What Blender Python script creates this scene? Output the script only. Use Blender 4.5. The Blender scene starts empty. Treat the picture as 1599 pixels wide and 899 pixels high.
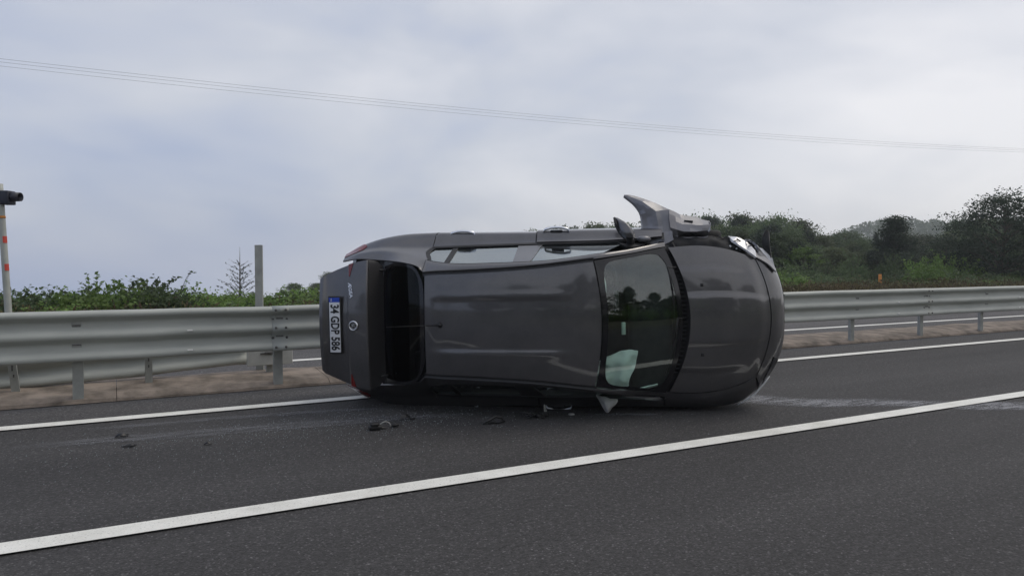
import bpy, bmesh, math, random
import numpy as np
from mathutils import Vector, Matrix, noise as mnoise

R = math.radians
C = bpy.context.scene.collection
scene = bpy.context.scene
random.seed(7)
rng = np.random.default_rng(11)

# ------------------------------------------------------------------ camera
cam_d = bpy.data.cameras.new("camera")
cam_d.lens = 26.0
cam_d.sensor_width = 36.0
cam_d.clip_start = 0.05
cam_d.clip_end = 5000
cam = bpy.data.objects.new("camera", cam_d)
C.objects.link(cam)
cam.location = (0, 0, 1.45)
cam.rotation_euler = (R(90 - 1.96), 0, 0)
scene.camera = cam

# ------------------------------------------------------------------ sky, sun, exposure
SUN_EL, SUN_AZ = 58.0, 62.0          # azimuth measured from +Y towards +X
w = bpy.data.worlds.new("World")
scene.world = w
w.use_nodes = True
nt = w.node_tree
nt.nodes.clear()
N, LK = nt.nodes.new, nt.links.new
out = N("ShaderNodeOutputWorld")
bg = N("ShaderNodeBackground")
bg.inputs[1].default_value = 0.1
LK(bg.outputs[0], out.inputs[0])
sky = N("ShaderNodeTexSky")
sky.sky_type = 'NISHITA'
sky.sun_disc = False
sky.sun_elevation = R(SUN_EL)
sky.sun_rotation = R(SUN_AZ)
tc = N("ShaderNodeTexCoord")
sep = N("ShaderNodeSeparateXYZ")
LK(tc.outputs['Generated'], sep.inputs[0])
mp = N("ShaderNodeMapping")
mp.inputs['Scale'].default_value = (1.0, 1.0, 2.4)
mp.inputs['Location'].default_value = (0.35, 0.1, 0.2)
LK(tc.outputs['Generated'], mp.inputs[0])
nz = N("ShaderNodeTexNoise")
nz.inputs['Scale'].default_value = 2.3
nz.inputs['Detail'].default_value = 4
nz.inputs['Roughness'].default_value = 0.5
nz.inputs['Distortion'].default_value = 0.25
LK(mp.outputs[0], nz.inputs['Vector'])


def wmath(op, a, b, clamp=False):
    m = N("ShaderNodeMath")
    m.operation = op
    m.use_clamp = clamp
    for i, v in enumerate((a, b)):
        if isinstance(v, (int, float)):
            m.inputs[i].default_value = v
        else:
            LK(v, m.inputs[i])
    return m.outputs[0]


# brighter haze towards the veiled sun (right), bluer to the left
az = wmath('MULTIPLY', sep.outputs[0], 0.55)
nn = wmath('MULTIPLY', nz.outputs['Fac'], 1.75)
fac = wmath('ADD', nn, az)
elv = wmath('MULTIPLY', wmath('ADD', wmath('MULTIPLY', sep.outputs[2], -3.2), 1.0, True), 0.34)
azf = wmath('ADD', wmath('MULTIPLY', sep.outputs[0], 1.3), 0.62, True)
fac = wmath('ADD', fac, wmath('MULTIPLY', elv, azf))
fac = wmath('ADD', fac, -0.40, True)
ramp = N("ShaderNodeValToRGB")
el = ramp.color_ramp.elements
el[0].position = 0.0
el[0].color = (3.9, 4.65, 6.6, 1)
el[1].position = 1.0
el[1].color = (9.7, 9.6, 9.8, 1)
e = el.new(0.5)
e.color = (6.5, 6.8, 7.6, 1)
LK(fac, ramp.inputs[0])
mx = N("ShaderNodeMixRGB")
mx.inputs[0].default_value = 0.9
LK(sky.outputs[0], mx.inputs[1])
LK(ramp.outputs[0], mx.inputs[2])
LK(mx.outputs[0], bg.inputs[0])

sd = bpy.data.lights.new("sun", 'SUN')
sd.energy = 1.05
sd.angle = R(28)
sd.color = (1.0, 0.92, 0.80)
so = bpy.data.objects.new("sun", sd)
C.objects.link(so)
sv = Vector((math.sin(R(SUN_AZ)) * math.cos(R(SUN_EL)), math.cos(R(SUN_AZ)) * math.cos(R(SUN_EL)), math.sin(R(SUN_EL))))
so.rotation_euler = sv.to_track_quat('Z', 'Y').to_euler()
so.location = (0, 0, 60)

scene.view_settings.view_transform = 'Standard'
scene.view_settings.look = 'None'
scene.view_settings.exposure = 0.0
scene.view_settings.gamma = 1.0
scene.view_settings.use_curve_mapping = False
scene.cycles.max_bounces = 8
scene.cycles.transparent_max_bounces = 16
scene.cycles.use_denoising = True

# ------------------------------------------------------------------ materials
MATS = {}


def mat(name):
    m = bpy.data.materials.new(name)
    m.use_nodes = True
    MATS[name] = m
    t = m.node_tree
    p = t.nodes['Principled BSDF']
    return m, t, p


def mnode(t, kind, **kw):
    n = t.nodes.new(kind)
    for k, v in kw.items():
        n.inputs[k].default_value = v
    return n


def noise_mat(name, c1, c2, scale=8, detail=6, rough=0.6, rough2=None, metallic=0.0, bump=0.0, bscale=None,
              coat=0.0, lo=0.35, hi=0.65, coord='Object', spec=0.5, stretch=None):
    m, t, p = mat(name)
    tcn = t.nodes.new('ShaderNodeTexCoord')
    src = tcn.outputs[coord]
    if stretch:
        mpn = t.nodes.new('ShaderNodeMapping')
        mpn.inputs['Scale'].default_value = stretch
        t.links.new(src, mpn.inputs[0])
        src = mpn.outputs[0]
    n = mnode(t, 'ShaderNodeTexNoise', Scale=scale, Detail=detail, Roughness=0.6)
    t.links.new(src, n.inputs['Vector'])
    r = t.nodes.new('ShaderNodeValToRGB')
    r.color_ramp.elements[0].position = lo
    r.color_ramp.elements[1].position = hi
    r.color_ramp.elements[0].color = (*c1, 1)
    r.color_ramp.elements[1].color = (*c2, 1)
    t.links.new(n.outputs['Fac'], r.inputs[0])
    t.links.new(r.outputs[0], p.inputs['Base Color'])
    p.inputs['Roughness'].default_value = rough
    p.inputs['Metallic'].default_value = metallic
    p.inputs['Specular IOR Level'].default_value = spec
    p.inputs['Coat Weight'].default_value = coat
    p.inputs['Coat Roughness'].default_value = 0.07
    if rough2 is not None:
        mr = t.nodes.new('ShaderNodeMapRange')
        mr.inputs['To Min'].default_value = rough
        mr.inputs['To Max'].default_value = rough2
        t.links.new(n.outputs['Fac'], mr.inputs[0])
        t.links.new(mr.outputs[0], p.inputs['Roughness'])
    if bump:
        n2 = mnode(t, 'ShaderNodeTexNoise', Scale=bscale or scale * 4, Detail=4)
        t.links.new(src, n2.inputs['Vector'])
        b = t.nodes.new('ShaderNodeBump')
        b.inputs['Strength'].default_value = bump
        b.inputs['Distance'].default_value = 0.01
        t.links.new(n2.outputs['Fac'], b.inputs['Height'])
        t.links.new(b.outputs[0], p.inputs['Normal'])
    return m


def asphalt_mat(name, base=1.0):
    m, t, p = mat(name)
    L = t.links.new
    tcn = t.nodes.new('ShaderNodeTexCoord')
    src = tcn.outputs['Object']
    big = mnode(t, 'ShaderNodeTexNoise', Scale=0.55, Detail=5, Roughness=0.6)
    mpn = t.nodes.new('ShaderNodeMapping')
    mpn.inputs['Scale'].default_value = (0.16, 1.7, 1)
    L(src, mpn.inputs[0])
    L(mpn.outputs[0], big.inputs['Vector'])
    r1 = t.nodes.new('ShaderNodeValToRGB')
    r1.color_ramp.elements[0].position = 0.3
    r1.color_ramp.elements[1].position = 0.72
    r1.color_ramp.elements[0].color = (0.040 * base, 0.0385 * base, 0.0382 * base, 1)
    r1.color_ramp.elements[1].color = (0.066 * base, 0.0635 * base, 0.0625 * base, 1)
    L(big.outputs['Fac'], r1.inputs[0])
    # stones of the chipping
    vo = mnode(t, 'ShaderNodeTexVoronoi', Scale=105.0)
    L(src, vo.inputs['Vector'])
    sepc = t.nodes.new('ShaderNodeSeparateColor')
    L(vo.outputs['Color'], sepc.inputs[0])
    r2 = t.nodes.new('ShaderNodeValToRGB')
    r2.color_ramp.elements[0].position = 0.0
    r2.color_ramp.elements[0].color = (0.62, 0.62, 0.62, 1)
    r2.color_ramp.elements[1].position = 1.0
    r2.color_ramp.elements[1].color = (2.9, 2.9, 2.95, 1)
    for pos, v in ((0.45, 0.9), (0.88, 1.15), (0.95, 1.7)):
        q = r2.color_ramp.elements.new(pos)
        q.color = (v, v, v, 1)
    L(sepc.outputs[0], r2.inputs[0])
    fine = mnode(t, 'ShaderNodeTexNoise', Scale=34.0, Detail=5, Roughness=0.75)
    L(src, fine.inputs['Vector'])
    r3 = t.nodes.new('ShaderNodeValToRGB')
    r3.color_ramp.elements[0].position = 0.33
    r3.color_ramp.elements[0].color = (0.5, 0.5, 0.5, 1)
    r3.color_ramp.elements[1].position = 0.7
    r3.color_ramp.elements[1].color = (1.5, 1.5, 1.5, 1)
    L(fine.outputs['Fac'], r3.inputs[0])
    m1 = t.nodes.new('ShaderNodeMixRGB')
    m1.blend_type = 'MULTIPLY'
    m1.inputs[0].default_value = 0.85
    L(r1.outputs[0], m1.inputs[1])
    L(r2.outputs[0], m1.inputs[2])
    m2 = t.nodes.new('ShaderNodeMixRGB')
    m2.blend_type = 'MULTIPLY'
    m2.inputs[0].default_value = 0.8
    L(m1.outputs[0], m2.inputs[1])
    L(r3.outputs[0], m2.inputs[2])
    L(m2.outputs[0], p.inputs['Base Color'])
    p.inputs['Roughness'].default_value = 0.85
    p.inputs['Specular IOR Level'].default_value = 0.3
    b = t.nodes.new('ShaderNodeBump')
    b.inputs['Strength'].default_value = 0.6
    b.inputs['Distance'].default_value = 0.006
    L(vo.outputs['Distance'], b.inputs['Height'])
    b.invert = True
    L(b.outputs[0], p.inputs['Normal'])
    return m


asphalt_mat('asphalt')
asphalt_mat('asphalt_pale', 1.65)
asphalt_mat('asphalt_shoulder', 1.4)


def line_paint():
    m, t, p = mat('road_paint')
    L = t.links.new
    tcn = t.nodes.new('ShaderNodeTexCoord')
    n = mnode(t, 'ShaderNodeTexNoise', Scale=2.2, Detail=7, Roughness=0.7)
    L(tcn.outputs['Object'], n.inputs['Vector'])
    r = t.nodes.new('ShaderNodeValToRGB')
    r.color_ramp.elements[0].position = 0.3
    r.color_ramp.elements[0].color = (0.60, 0.59, 0.53, 1)
    r.color_ramp.elements[1].position = 0.6
    r.color_ramp.elements[1].color = (0.78, 0.77, 0.71, 1)
    L(n.outputs['Fac'], r.inputs[0])
    v = mnode(t, 'ShaderNodeTexNoise', Scale=85.0, Detail=3, Roughness=0.6)
    L(tcn.outputs['Object'], v.inputs['Vector'])
    r2 = t.nodes.new('ShaderNodeValToRGB')
    r2.color_ramp.elements[0].position = 0.30
    r2.color_ramp.elements[0].color = (0.25, 0.25, 0.25, 1)
    r2.color_ramp.elements[1].position = 0.42
    r2.color_ramp.elements[1].color = (1, 1, 1, 1)
    L(v.outputs['Fac'], r2.inputs[0])
    mm = t.nodes.new('ShaderNodeMixRGB')
    mm.blend_type = 'MULTIPLY'
    mm.inputs[0].default_value = 0.8
    L(r.outputs[0], mm.inputs[1])
    L(r2.outputs[0], mm.inputs[2])
    L(mm.outputs[0], p.inputs['Base Color'])
    p.inputs['Roughness'].default_value = 0.7


line_paint()
noise_mat('median_concrete', (0.10, 0.082, 0.064), (0.28, 0.23, 0.185), scale=3.4, detail=9, rough=0.95, bump=0.7, bscale=22)
noise_mat('galvanised', (0.31, 0.325, 0.30), (0.46, 0.475, 0.435), scale=2.6, detail=7, rough=0.52, rough2=0.66, metallic=0.12, lo=0.25, hi=0.75,
          bump=0.05, bscale=60, stretch=(0.5, 2, 2))
noise_mat('galvanised_post', (0.29, 0.30, 0.28), (0.40, 0.41, 0.38), scale=5, detail=7, rough=0.6, metallic=0.2, bump=0.06, bscale=80)
noise_mat('bolt_steel', (0.07, 0.07, 0.068), (0.17, 0.165, 0.155), scale=30, rough=0.6, metallic=0.4)
noise_mat('grey_sheet', (0.47, 0.485, 0.46), (0.58, 0.59, 0.56), scale=6, rough=0.6, metallic=0.1)
noise_mat('reflector', (0.7, 0.7, 0.68), (0.85, 0.85, 0.82), scale=20, rough=0.4)
noise_mat('soil_grass', (0.035, 0.045, 0.016), (0.085, 0.075, 0.038), scale=1.4, detail=9, rough=0.95, bump=0.6, bscale=9)
noise_mat('red_band', (0.50, 0.05, 0.035), (0.62, 0.08, 0.05), scale=14, rough=0.5)
noise_mat('orange_plastic', (0.55, 0.20, 0.03), (0.68, 0.28, 0.06), scale=14, rough=0.55)
noise_mat('lamp_housing', (0.012, 0.014, 0.024), (0.022, 0.025, 0.040), scale=10, rough=0.45)
noise_mat('wire', (0.16, 0.16, 0.17), (0.2, 0.2, 0.21), scale=3, rough=0.6, metallic=0.4)
noise_mat('bark', (0.045, 0.035, 0.026), (0.11, 0.09, 0.07), scale=7, rough=0.95, bump=0.5)


def paint_mat(name, c, dust):
    m, t, p = mat(name)
    L = t.links.new
    tcn = t.nodes.new('ShaderNodeTexCoord')
    n = mnode(t, 'ShaderNodeTexNoise', Scale=3.5, Detail=8, Roughness=0.65)
    L(tcn.outputs['Object'], n.inputs['Vector'])
    r = t.nodes.new('ShaderNodeValToRGB')
    r.color_ramp.elements[0].position = 0.35
    r.color_ramp.elements[0].color = (*c, 1)
    r.color_ramp.elements[1].position = 0.75
    r.color_ramp.elements[1].color = (*dust, 1)
    L(n.outputs['Fac'], r.inputs[0])
    fl = mnode(t, 'ShaderNodeTexVoronoi', Scale=700.0)
    L(tcn.outputs['Object'], fl.inputs['Vector'])
    sp = t.nodes.new('ShaderNodeSeparateColor')
    L(fl.outputs['Color'], sp.inputs[0])
    mr = t.nodes.new('ShaderNodeMapRange')
    mr.inputs['To Min'].default_value = 0.8
    mr.inputs['To Max'].default_value = 1.25
    L(sp.outputs[0], mr.inputs[0])
    mm = t.nodes.new('ShaderNodeVectorMath')
    mm.operation = 'SCALE'
    L(r.outputs[0], mm.inputs[0])
    L(mr.outputs[0], mm.inputs['Scale'])
    L(mm.outputs[0], p.inputs['Base Color'])
    p.inputs['Metallic'].default_value = 0.7
    rr = t.nodes.new('ShaderNodeMapRange')
    rr.inputs['To Min'].default_value = 0.38
    rr.inputs['To Max'].default_value = 0.52
    L(n.outputs['Fac'], rr.inputs[0])
    L(rr.outputs[0], p.inputs['Roughness'])
    p.inputs['Coat Weight'].default_value = 1.0
    p.inputs['Coat IOR'].default_value = 1.6
    cr = t.nodes.new('ShaderNodeMapRange')
    cr.inputs['To Min'].default_value = 0.03
    cr.inputs['To Max'].default_value = 0.10
    L(n.outputs['Fac'], cr.inputs[0])
    L(cr.outputs[0], p.inputs['Coat Roughness'])
    return m


paint_mat('car_paint', (0.088, 0.086, 0.090), (0.116, 0.112, 0.114))
noise_mat('skylit_paint', (0.17, 0.17, 0.185), (0.25, 0.248, 0.258), scale=5, rough=0.36, rough2=0.5, metallic=0.35, coat=0.25)  # body paint made paler, putting skylight on upturned panels into the colour
noise_mat('black_trim', (0.009, 0.009, 0.010), (0.016, 0.016, 0.017), scale=20, rough=0.5)
noise_mat('black_gloss', (0.006, 0.006, 0.008), (0.010, 0.010, 0.012), scale=10, rough=0.12, spec=0.5)
noise_mat('dark_inside', (0.010, 0.010, 0.011), (0.022, 0.022, 0.023), scale=12, rough=0.85)
noise_mat('engine_grey', (0.02, 0.02, 0.02), (0.16, 0.155, 0.15), scale=16, detail=5, rough=0.6, metallic=0.3)
noise_mat('chrome', (0.72, 0.73, 0.75), (0.84, 0.85, 0.87), scale=5, rough=0.28, metallic=1.0)
noise_mat('lamp_silver_skyglint', (0.70, 0.70, 0.72), (0.86, 0.86, 0.87), scale=26, detail=3, rough=0.2, metallic=0.0, coat=0.8)  # silver lamp trim; its white also paints sky reflected on broken lenses
noise_mat('tail_red', (0.13, 0.007, 0.007), (0.19, 0.011, 0.010), scale=30, rough=0.15, coat=0.8)
noise_mat('tyre_rubber', (0.012, 0.012, 0.012), (0.03, 0.029, 0.028), scale=20, rough=0.85)
noise_mat('rim_alloy', (0.30, 0.30, 0.31), (0.42, 0.42, 0.43), scale=10, rough=0.35, metallic=0.7)
noise_mat('seat_cloth', (0.018, 0.018, 0.02), (0.035, 0.035, 0.038), scale=40, rough=0.95)
noise_mat('airbag_cloth', (0.72, 0.74, 0.72), (0.86, 0.87, 0.86), scale=5, detail=5, rough=0.9, bump=0.5, bscale=14)
noise_mat('outer_airbag_cloth', (0.33, 0.33, 0.31), (0.46, 0.45, 0.43), scale=9, detail=5, rough=0.9, bump=0.4, bscale=20)
noise_mat('plate_white', (0.66, 0.67, 0.68), (0.76, 0.77, 0.78), scale=18, rough=0.45)
noise_mat('plate_blue', (0.012, 0.05, 0.40), (0.02, 0.07, 0.48), scale=18, rough=0.4)
noise_mat('plate_ink', (0.008, 0.008, 0.008), (0.014, 0.014, 0.014), scale=18, rough=0.5)
noise_mat('sticker_pale', (0.40, 0.46, 0.42), (0.5, 0.55, 0.5), scale=20, rough=0.6)
noise_mat('debris_black', (0.008, 0.008, 0.008), (0.022, 0.022, 0.022), scale=30, rough=0.5)
noise_mat('crumb_glass', (0.16, 0.185, 0.185), (0.30, 0.33, 0.33), scale=30, rough=0.25)
noise_mat('debris_pale', (0.22, 0.22, 0.20), (0.36, 0.36, 0.34), scale=30, rough=0.5)


def glass_mat(name, tint, f0=0.075, rough=0.015):
    m, t, p = mat(name)
    t.nodes.remove(p)
    L = t.links.new
    o = t.nodes['Material Output']
    lw = t.nodes.new('ShaderNodeLayerWeight')
    pw = t.nodes.new('ShaderNodeMath')
    pw.operation = 'POWER'
    pw.inputs[1].default_value = 4.0
    L(lw.outputs['Facing'], pw.inputs[0])
    lw.inputs['Blend'].default_value = 0.5
    ml = t.nodes.new('ShaderNodeMath')
    ml.operation = 'MULTIPLY_ADD'
    ml.inputs[1].default_value = 0.8
    ml.inputs[2].default_value = f0
    L(pw.outputs[0], ml.inputs[0])
    tr = t.nodes.new('ShaderNodeBsdfTransparent')
    tr.inputs[0].default_value = (*tint, 1)
    gl = t.nodes.new('ShaderNodeBsdfGlossy')
    gl.inputs['Roughness'].default_value = rough
    gl.inputs['Color'].default_value = (0.92, 0.97, 0.95, 1)
    n = mnode(t, 'ShaderNodeTexNoise', Scale=5.0, Detail=3)
    tcn = t.nodes.new('ShaderNodeTexCoord')
    L(tcn.outputs['Object'], n.inputs['Vector'])
    mr = t.nodes.new('ShaderNodeMapRange')
    mr.inputs['To Min'].default_value = rough
    mr.inputs['To Max'].default_value = rough + 0.02
    L(n.outputs['Fac'], mr.inputs[0])
    L(mr.outputs[0], gl.inputs['Roughness'])
    mxn = t.nodes.new('ShaderNodeMixShader')
    L(ml.outputs[0], mxn.inputs[0])
    L(tr.outputs[0], mxn.inputs[1])
    L(gl.outputs[0], mxn.inputs[2])
    L(mxn.outputs[0], o.inputs[0])
    return m


glass_mat('windscreen_glass', (0.73, 0.88, 0.81), 0.12)
glass_mat('side_glass', (0.50, 0.64, 0.58), 0.34)
glass_mat('privacy_glass', (0.13, 0.15, 0.20), 0.016)
glass_mat('lens_glass', (0.8, 0.82, 0.84), 0.10)
glass_mat('broken_glass', (0.62, 0.72, 0.68), 0.30, 0.2)


def leaf_mat(name, c1, c2, var=0.35):
    m, t, p = mat(name)
    L = t.links.new
    o = t.nodes['Material Output']
    tcn = t.nodes.new('ShaderNodeTexCoord')
    n = mnode(t, 'ShaderNodeTexNoise', Scale=0.9, Detail=4, Roughness=0.7)
    L(tcn.outputs['Object'], n.inputs['Vector'])
    r = t.nodes.new('ShaderNodeValToRGB')
    r.color_ramp.elements[0].position = 0.35
    r.color_ramp.elements[0].color = (*c1, 1)
    r.color_ramp.elements[1].position = 0.65
    r.color_ramp.elements[1].color = (*c2, 1)
    L(n.outputs['Fac'], r.inputs[0])
    oi = t.nodes.new('ShaderNodeObjectInfo')
    mr = t.nodes.new('ShaderNodeMapRange')
    mr.inputs['To Min'].default_value = 1 - var
    mr.inputs['To Max'].default_value = 1 + var
    L(oi.outputs['Random'], mr.inputs[0])
    vm = t.nodes.new('ShaderNodeVectorMath')
    vm.operation = 'SCALE'
    L(r.outputs[0], vm.inputs[0])
    L(mr.outputs[0], vm.inputs['Scale'])
    L(vm.outputs[0], p.inputs['Base Color'])
    p.inputs['Roughness'].default_value = 0.6
    p.inputs['Specular IOR Level'].default_value = 0.25
    tl = t.nodes.new('ShaderNodeBsdfTranslucent')
    L(vm.outputs[0], tl.inputs[0])
    ms = t.nodes.new('ShaderNodeMixShader')
    ms.inputs[0].default_value = 0.4
    L(p.outputs[0], ms.inputs[1])
    L(tl.outputs[0], ms.inputs[2])
    L(ms.outputs[0], o.inputs[0])
    return m


leaf_mat('leaf_broad', (0.062, 0.098, 0.044), (0.120, 0.165, 0.074), 0.4)
leaf_mat('leaf_olive', (0.074, 0.098, 0.048), (0.130, 0.155, 0.078), 0.4)
leaf_mat('leaf_bright', (0.075, 0.130, 0.030), (0.12, 0.19, 0.05), 0.15)
leaf_mat('leaf_dark', (0.026, 0.043, 0.028), (0.050, 0.070, 0.042), 0.15)
leaf_mat('leaf_bramble', (0.10, 0.185, 0.040), (0.22, 0.31, 0.09), 0.4)
leaf_mat('leaf_brown', (0.060, 0.054, 0.026), (0.135, 0.092, 0.052), 0.25)
leaf_mat('leaf_straw', (0.110, 0.100, 0.045), (0.19, 0.165, 0.085), 0.25)
leaf_mat('leaf_conifer', (0.020, 0.034, 0.022), (0.040, 0.058, 0.036), 0.2)

# ------------------------------------------------------------------ mesh helpers


def props(o, label=None, cat=None, group=None, kind=None):
    if label:
        o['label'] = label
    if cat:
        o['category'] = cat
    if group:
        o['group'] = group
    if kind:
        o['kind'] = kind
    return o


def empty(name, loc=(0, 0, 0), label=None, cat=None, group=None, rotz=0.0):
    o = bpy.data.objects.new(name, None)
    o.empty_display_size = 0.2
    C.objects.link(o)
    o.location = loc
    o.rotation_euler = (0, 0, rotz)
    return props(o, label, cat, group)


class MB:
    def __init__(self):
        self.v, self.f, self.m, self.s = [], [], [], []

    def add(self, vs, fs, mi=0, smooth=True, M=None):
        b = len(self.v)
        if M is not None:
            vs = [tuple(M @ Vector(p)) for p in vs]
        self.v += [tuple(float(c) for c in p) for p in vs]
        for f in fs:
            self.f.append(tuple(i + b for i in f))
            self.m.append(mi)
            self.s.append(smooth)

    def box(self, c, s, mi=0, M=None, bev=0.0, seg=2, rot=None):
        bm = bmesh.new()
        bmesh.ops.create_cube(bm, size=1.0)
        for v in bm.verts:
            v.co = Vector((v.co.x * s[0], v.co.y * s[1], v.co.z * s[2]))
        if bev > 0:
            bmesh.ops.bevel(bm, geom=list(bm.edges), offset=bev, segments=seg, profile=0.6, affect='EDGES')
        T = Matrix.Translation(c) @ (rot.to_4x4() if rot is not None else Matrix.Identity(4))
        if M is not None:
            T = M @ T
        bm.verts.index_update()
        self.add([tuple(T @ v.co) for v in bm.verts], [[v.index for v in f.verts] for f in bm.faces], mi, bev > 0 and seg > 1)
        bm.free()

    def tube(self, pts, r, n=8, mi=0, cap=True, M=None):
        pts = [Vector(p) for p in pts]
        rs = r if isinstance(r, (list, tuple)) else [r] * len(pts)
        vs, fs = [], []
        prev = None
        for i, p in enumerate(pts):
            a = pts[max(i - 1, 0)]
            b = pts[min(i + 1, len(pts) - 1)]
            d = (b - a).normalized()
            if prev is None:
                u = d.orthogonal().normalized()
            else:
                u = (prev - d * prev.dot(d))
                u = u.normalized() if u.length > 1e-6 else d.orthogonal().normalized()
            prev = u
            q = d.cross(u)
            for k in range(n):
                an = 2 * math.pi * k / n
                vs.append(tuple(p + (u * math.cos(an) + q * math.sin(an)) * rs[i]))
        for i in range(len(pts) - 1):
            for k in range(n):
                k2 = (k + 1) % n
                fs.append((i * n + k, i * n + k2, (i + 1) * n + k2, (i + 1) * n + k))
        if cap:
            fs.append(tuple(range(n))[::-1])
            fs.append(tuple((len(pts) - 1) * n + k for k in range(n)))
        self.add(vs, fs, mi, True, M)

    def lathe(self, prof, n=28, mi=0, M=None):
        # profile of (radius, axial) about local Y
        vs, fs = [], []
        for (r, a) in prof:
            for k in range(n):
                an = 2 * math.pi * k / n
                vs.append((r * math.cos(an), a, r * math.sin(an)))
        for i in range(len(prof) - 1):
            for k in range(n):
                k2 = (k + 1) % n
                fs.append((i * n + k, i * n + k2, (i + 1) * n + k2, (i + 1) * n + k))
        self.add(vs, fs, mi, True, M)

    def prism(self, poly, z0, z1, mi=0, M=None):
        n = len(poly)
        vs = [(x, y, z0) for x, y in poly] + [(x, y, z1) for x, y in poly]
        fs = [tuple(range(n))[::-1], tuple(range(n, 2 * n))]
        fs += [(i, (i + 1) % n, n + (i + 1) % n, n + i) for i in range(n)]
        self.add(vs, fs, mi, False, M)

    def slab(self, top, off, mi=0, M=None):
        """polygon of 3D points given thickness along a vector (a plate with real depth)"""
        n = len(top)
        o = Vector(off)
        vs = [tuple(p) for p in top] + [tuple(Vector(p) + o) for p in top]
        fs = [tuple(range(n)), tuple(range(n, 2 * n))[::-1]]
        fs += [(i, n + i, n + (i + 1) % n, (i + 1) % n) for i in range(n)]
        self.add(vs, fs, mi, False, M)

    def build(self, name, mats, parent=None):
        me = bpy.data.meshes.new(name)
        me.from_pydata(self.v, [], self.f)
        if isinstance(mats, str):
            mats = [mats]
        for k in mats:
            me.materials.append(MATS[k])
        me.polygons.foreach_set('material_index', self.m)
        me.polygons.foreach_set('use_smooth', self.s)
        me.update()
        o = bpy.data.objects.new(name, me)
        C.objects.link(o)
        if parent is not None:
            o.parent = parent
        return o


def text_geo(body, size, extrude=0.002, embolden=0.0, sx=1.0):
    cu = bpy.data.curves.new('lettering', 'FONT')
    cu.body = body
    cu.size = size
    cu.align_x = 'CENTER'
    cu.align_y = 'CENTER'
    cu.extrude = extrude
    cu.offset = embolden
    cu.resolution_u = 3
    ob = bpy.data.objects.new('lettering', cu)
    C.objects.link(ob)
    dg = bpy.context.evaluated_depsgraph_get()
    dg.update()
    me = bpy.data.meshes.new_from_object(ob.evaluated_get(dg))
    vs = [(v.co.x * sx, v.co.y, v.co.z) for v in me.vertices]
    fs = [tuple(p.vertices) for p in me.polygons]
    bpy.data.objects.remove(ob)
    bpy.data.meshes.remove(me)
    return vs, fs


def pchip(y, t):
    """monotone cubic through y[0..n-1] at integer parameters, evaluated at array t"""
    y = np.asarray(y, float)
    t = np.clip(np.asarray(t, float), 0, len(y) - 1)
    d = np.diff(y)
    m = np.zeros(len(y))
    for i in range(1, len(y) - 1):
        if d[i - 1] * d[i] > 0:
            m[i] = 2 * d[i - 1] * d[i] / (d[i - 1] + d[i])
    m[0], m[-1] = d[0], d[-1]
    i = np.minimum(t.astype(int), len(y) - 2)
    s = t - i
    h00 = 2 * s**3 - 3 * s**2 + 1
    h10 = s**3 - 2 * s**2 + s
    h01 = -2 * s**3 + 3 * s**2
    h11 = s**3 - s**2
    return h00 * y[i] + h10 * m[i] + h01 * y[i + 1] + h11 * m[i + 1]


def fcurve(xs, ys):
    """smooth function through (xs, ys) with Catmull-Rom style tangents"""
    xs, ys = np.asarray(xs, float), np.asarray(ys, float)
    m = np.gradient(ys, xs)

    def fn(x):
        x = np.clip(np.asarray(x, float), xs[0], xs[-1])
        i = np.clip(np.searchsorted(xs, x) - 1, 0, len(xs) - 2)
        h = xs[i + 1] - xs[i]
        s = (x - xs[i]) / h
        return (2 * s**3 - 3 * s**2 + 1) * ys[i] + (s**3 - 2 * s**2 + s) * h * m[i] + (-2 * s**3 + 3 * s**2) * ys[i + 1] + (s**3 - s**2) * h * m[i + 1]
    return fn


def sstep(a, b, x):
    t = np.clip((x - a) / (b - a), 0, 1)
    return t * t * (3 - 2 * t)


def surf(P, center=(0, 0, 0.6), skirt=0.014, mi=0, mb=None, off=0.0, keep=None):
    """P: array (nu, nv, 3) -> mesh patch with outward normals, pushed out by off, its border folded inwards by skirt"""
    P = np.asarray(P, float)
    nu, nv, _ = P.shape
    du = np.gradient(P, axis=0)
    dv = np.gradient(P, axis=1)
    n = np.cross(du, dv)
    n /= np.maximum(np.linalg.norm(n, axis=2, keepdims=True), 1e-9)
    out_ = P - np.array(center)
    flip = (n * out_).sum() < 0
    if flip:
        n = -n
    P = P + n * off
    mb = mb or MB()
    idx = np.arange(nu * nv).reshape(nu, nv)
    fs = []
    for i in range(nu - 1):
        for j in range(nv - 1):
            if keep is not None and not keep(P[i:i + 2, j:j + 2].mean(axis=(0, 1))):
                continue
            q = (idx[i, j], idx[i + 1, j], idx[i + 1, j + 1], idx[i, j + 1])
            fs.append(q[::-1] if flip else q)
    mb.add([tuple(p) for p in P.reshape(-1, 3)], fs, mi, True)
    if skirt:
        loop = [(i, 0) for i in range(nu)] + [(nu - 1, j) for j in range(1, nv)] + \
               [(i, nv - 1) for i in range(nu - 2, -1, -1)] + [(0, j) for j in range(nv - 2, 0, -1)]
        top = [P[a] for a in loop]
        bot = [P[a] - n[a] * skirt for a in loop]
        k = len(loop)
        fs = []
        for i in range(k):
            j = (i + 1) % k
            q = (i, k + i, k + j, j)
            fs.append(q[::-1] if flip else q)
        mb.add([tuple(p) for p in top + bot], fs, mi, False)
    return mb


def mirror(P):
    P = np.array(P, float)
    P[..., 1] *= -1
    return P


# ------------------------------------------------------------------ road frame: s runs along the road, n across it (away from the camera)
RD = Vector((0.8809, 0.4733, 0))
RN = Vector((-0.4733, 0.8809, 0))
ROAD_ANGLE = math.atan2(0.4733, 0.8809)


def rd(s, n, z=0.0):
    p = RD * s + RN * n
    return (p.x, p.y, z)


def road_obj(o):
    o.rotation_euler = (0, 0, ROAD_ANGLE)
    return o


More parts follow.
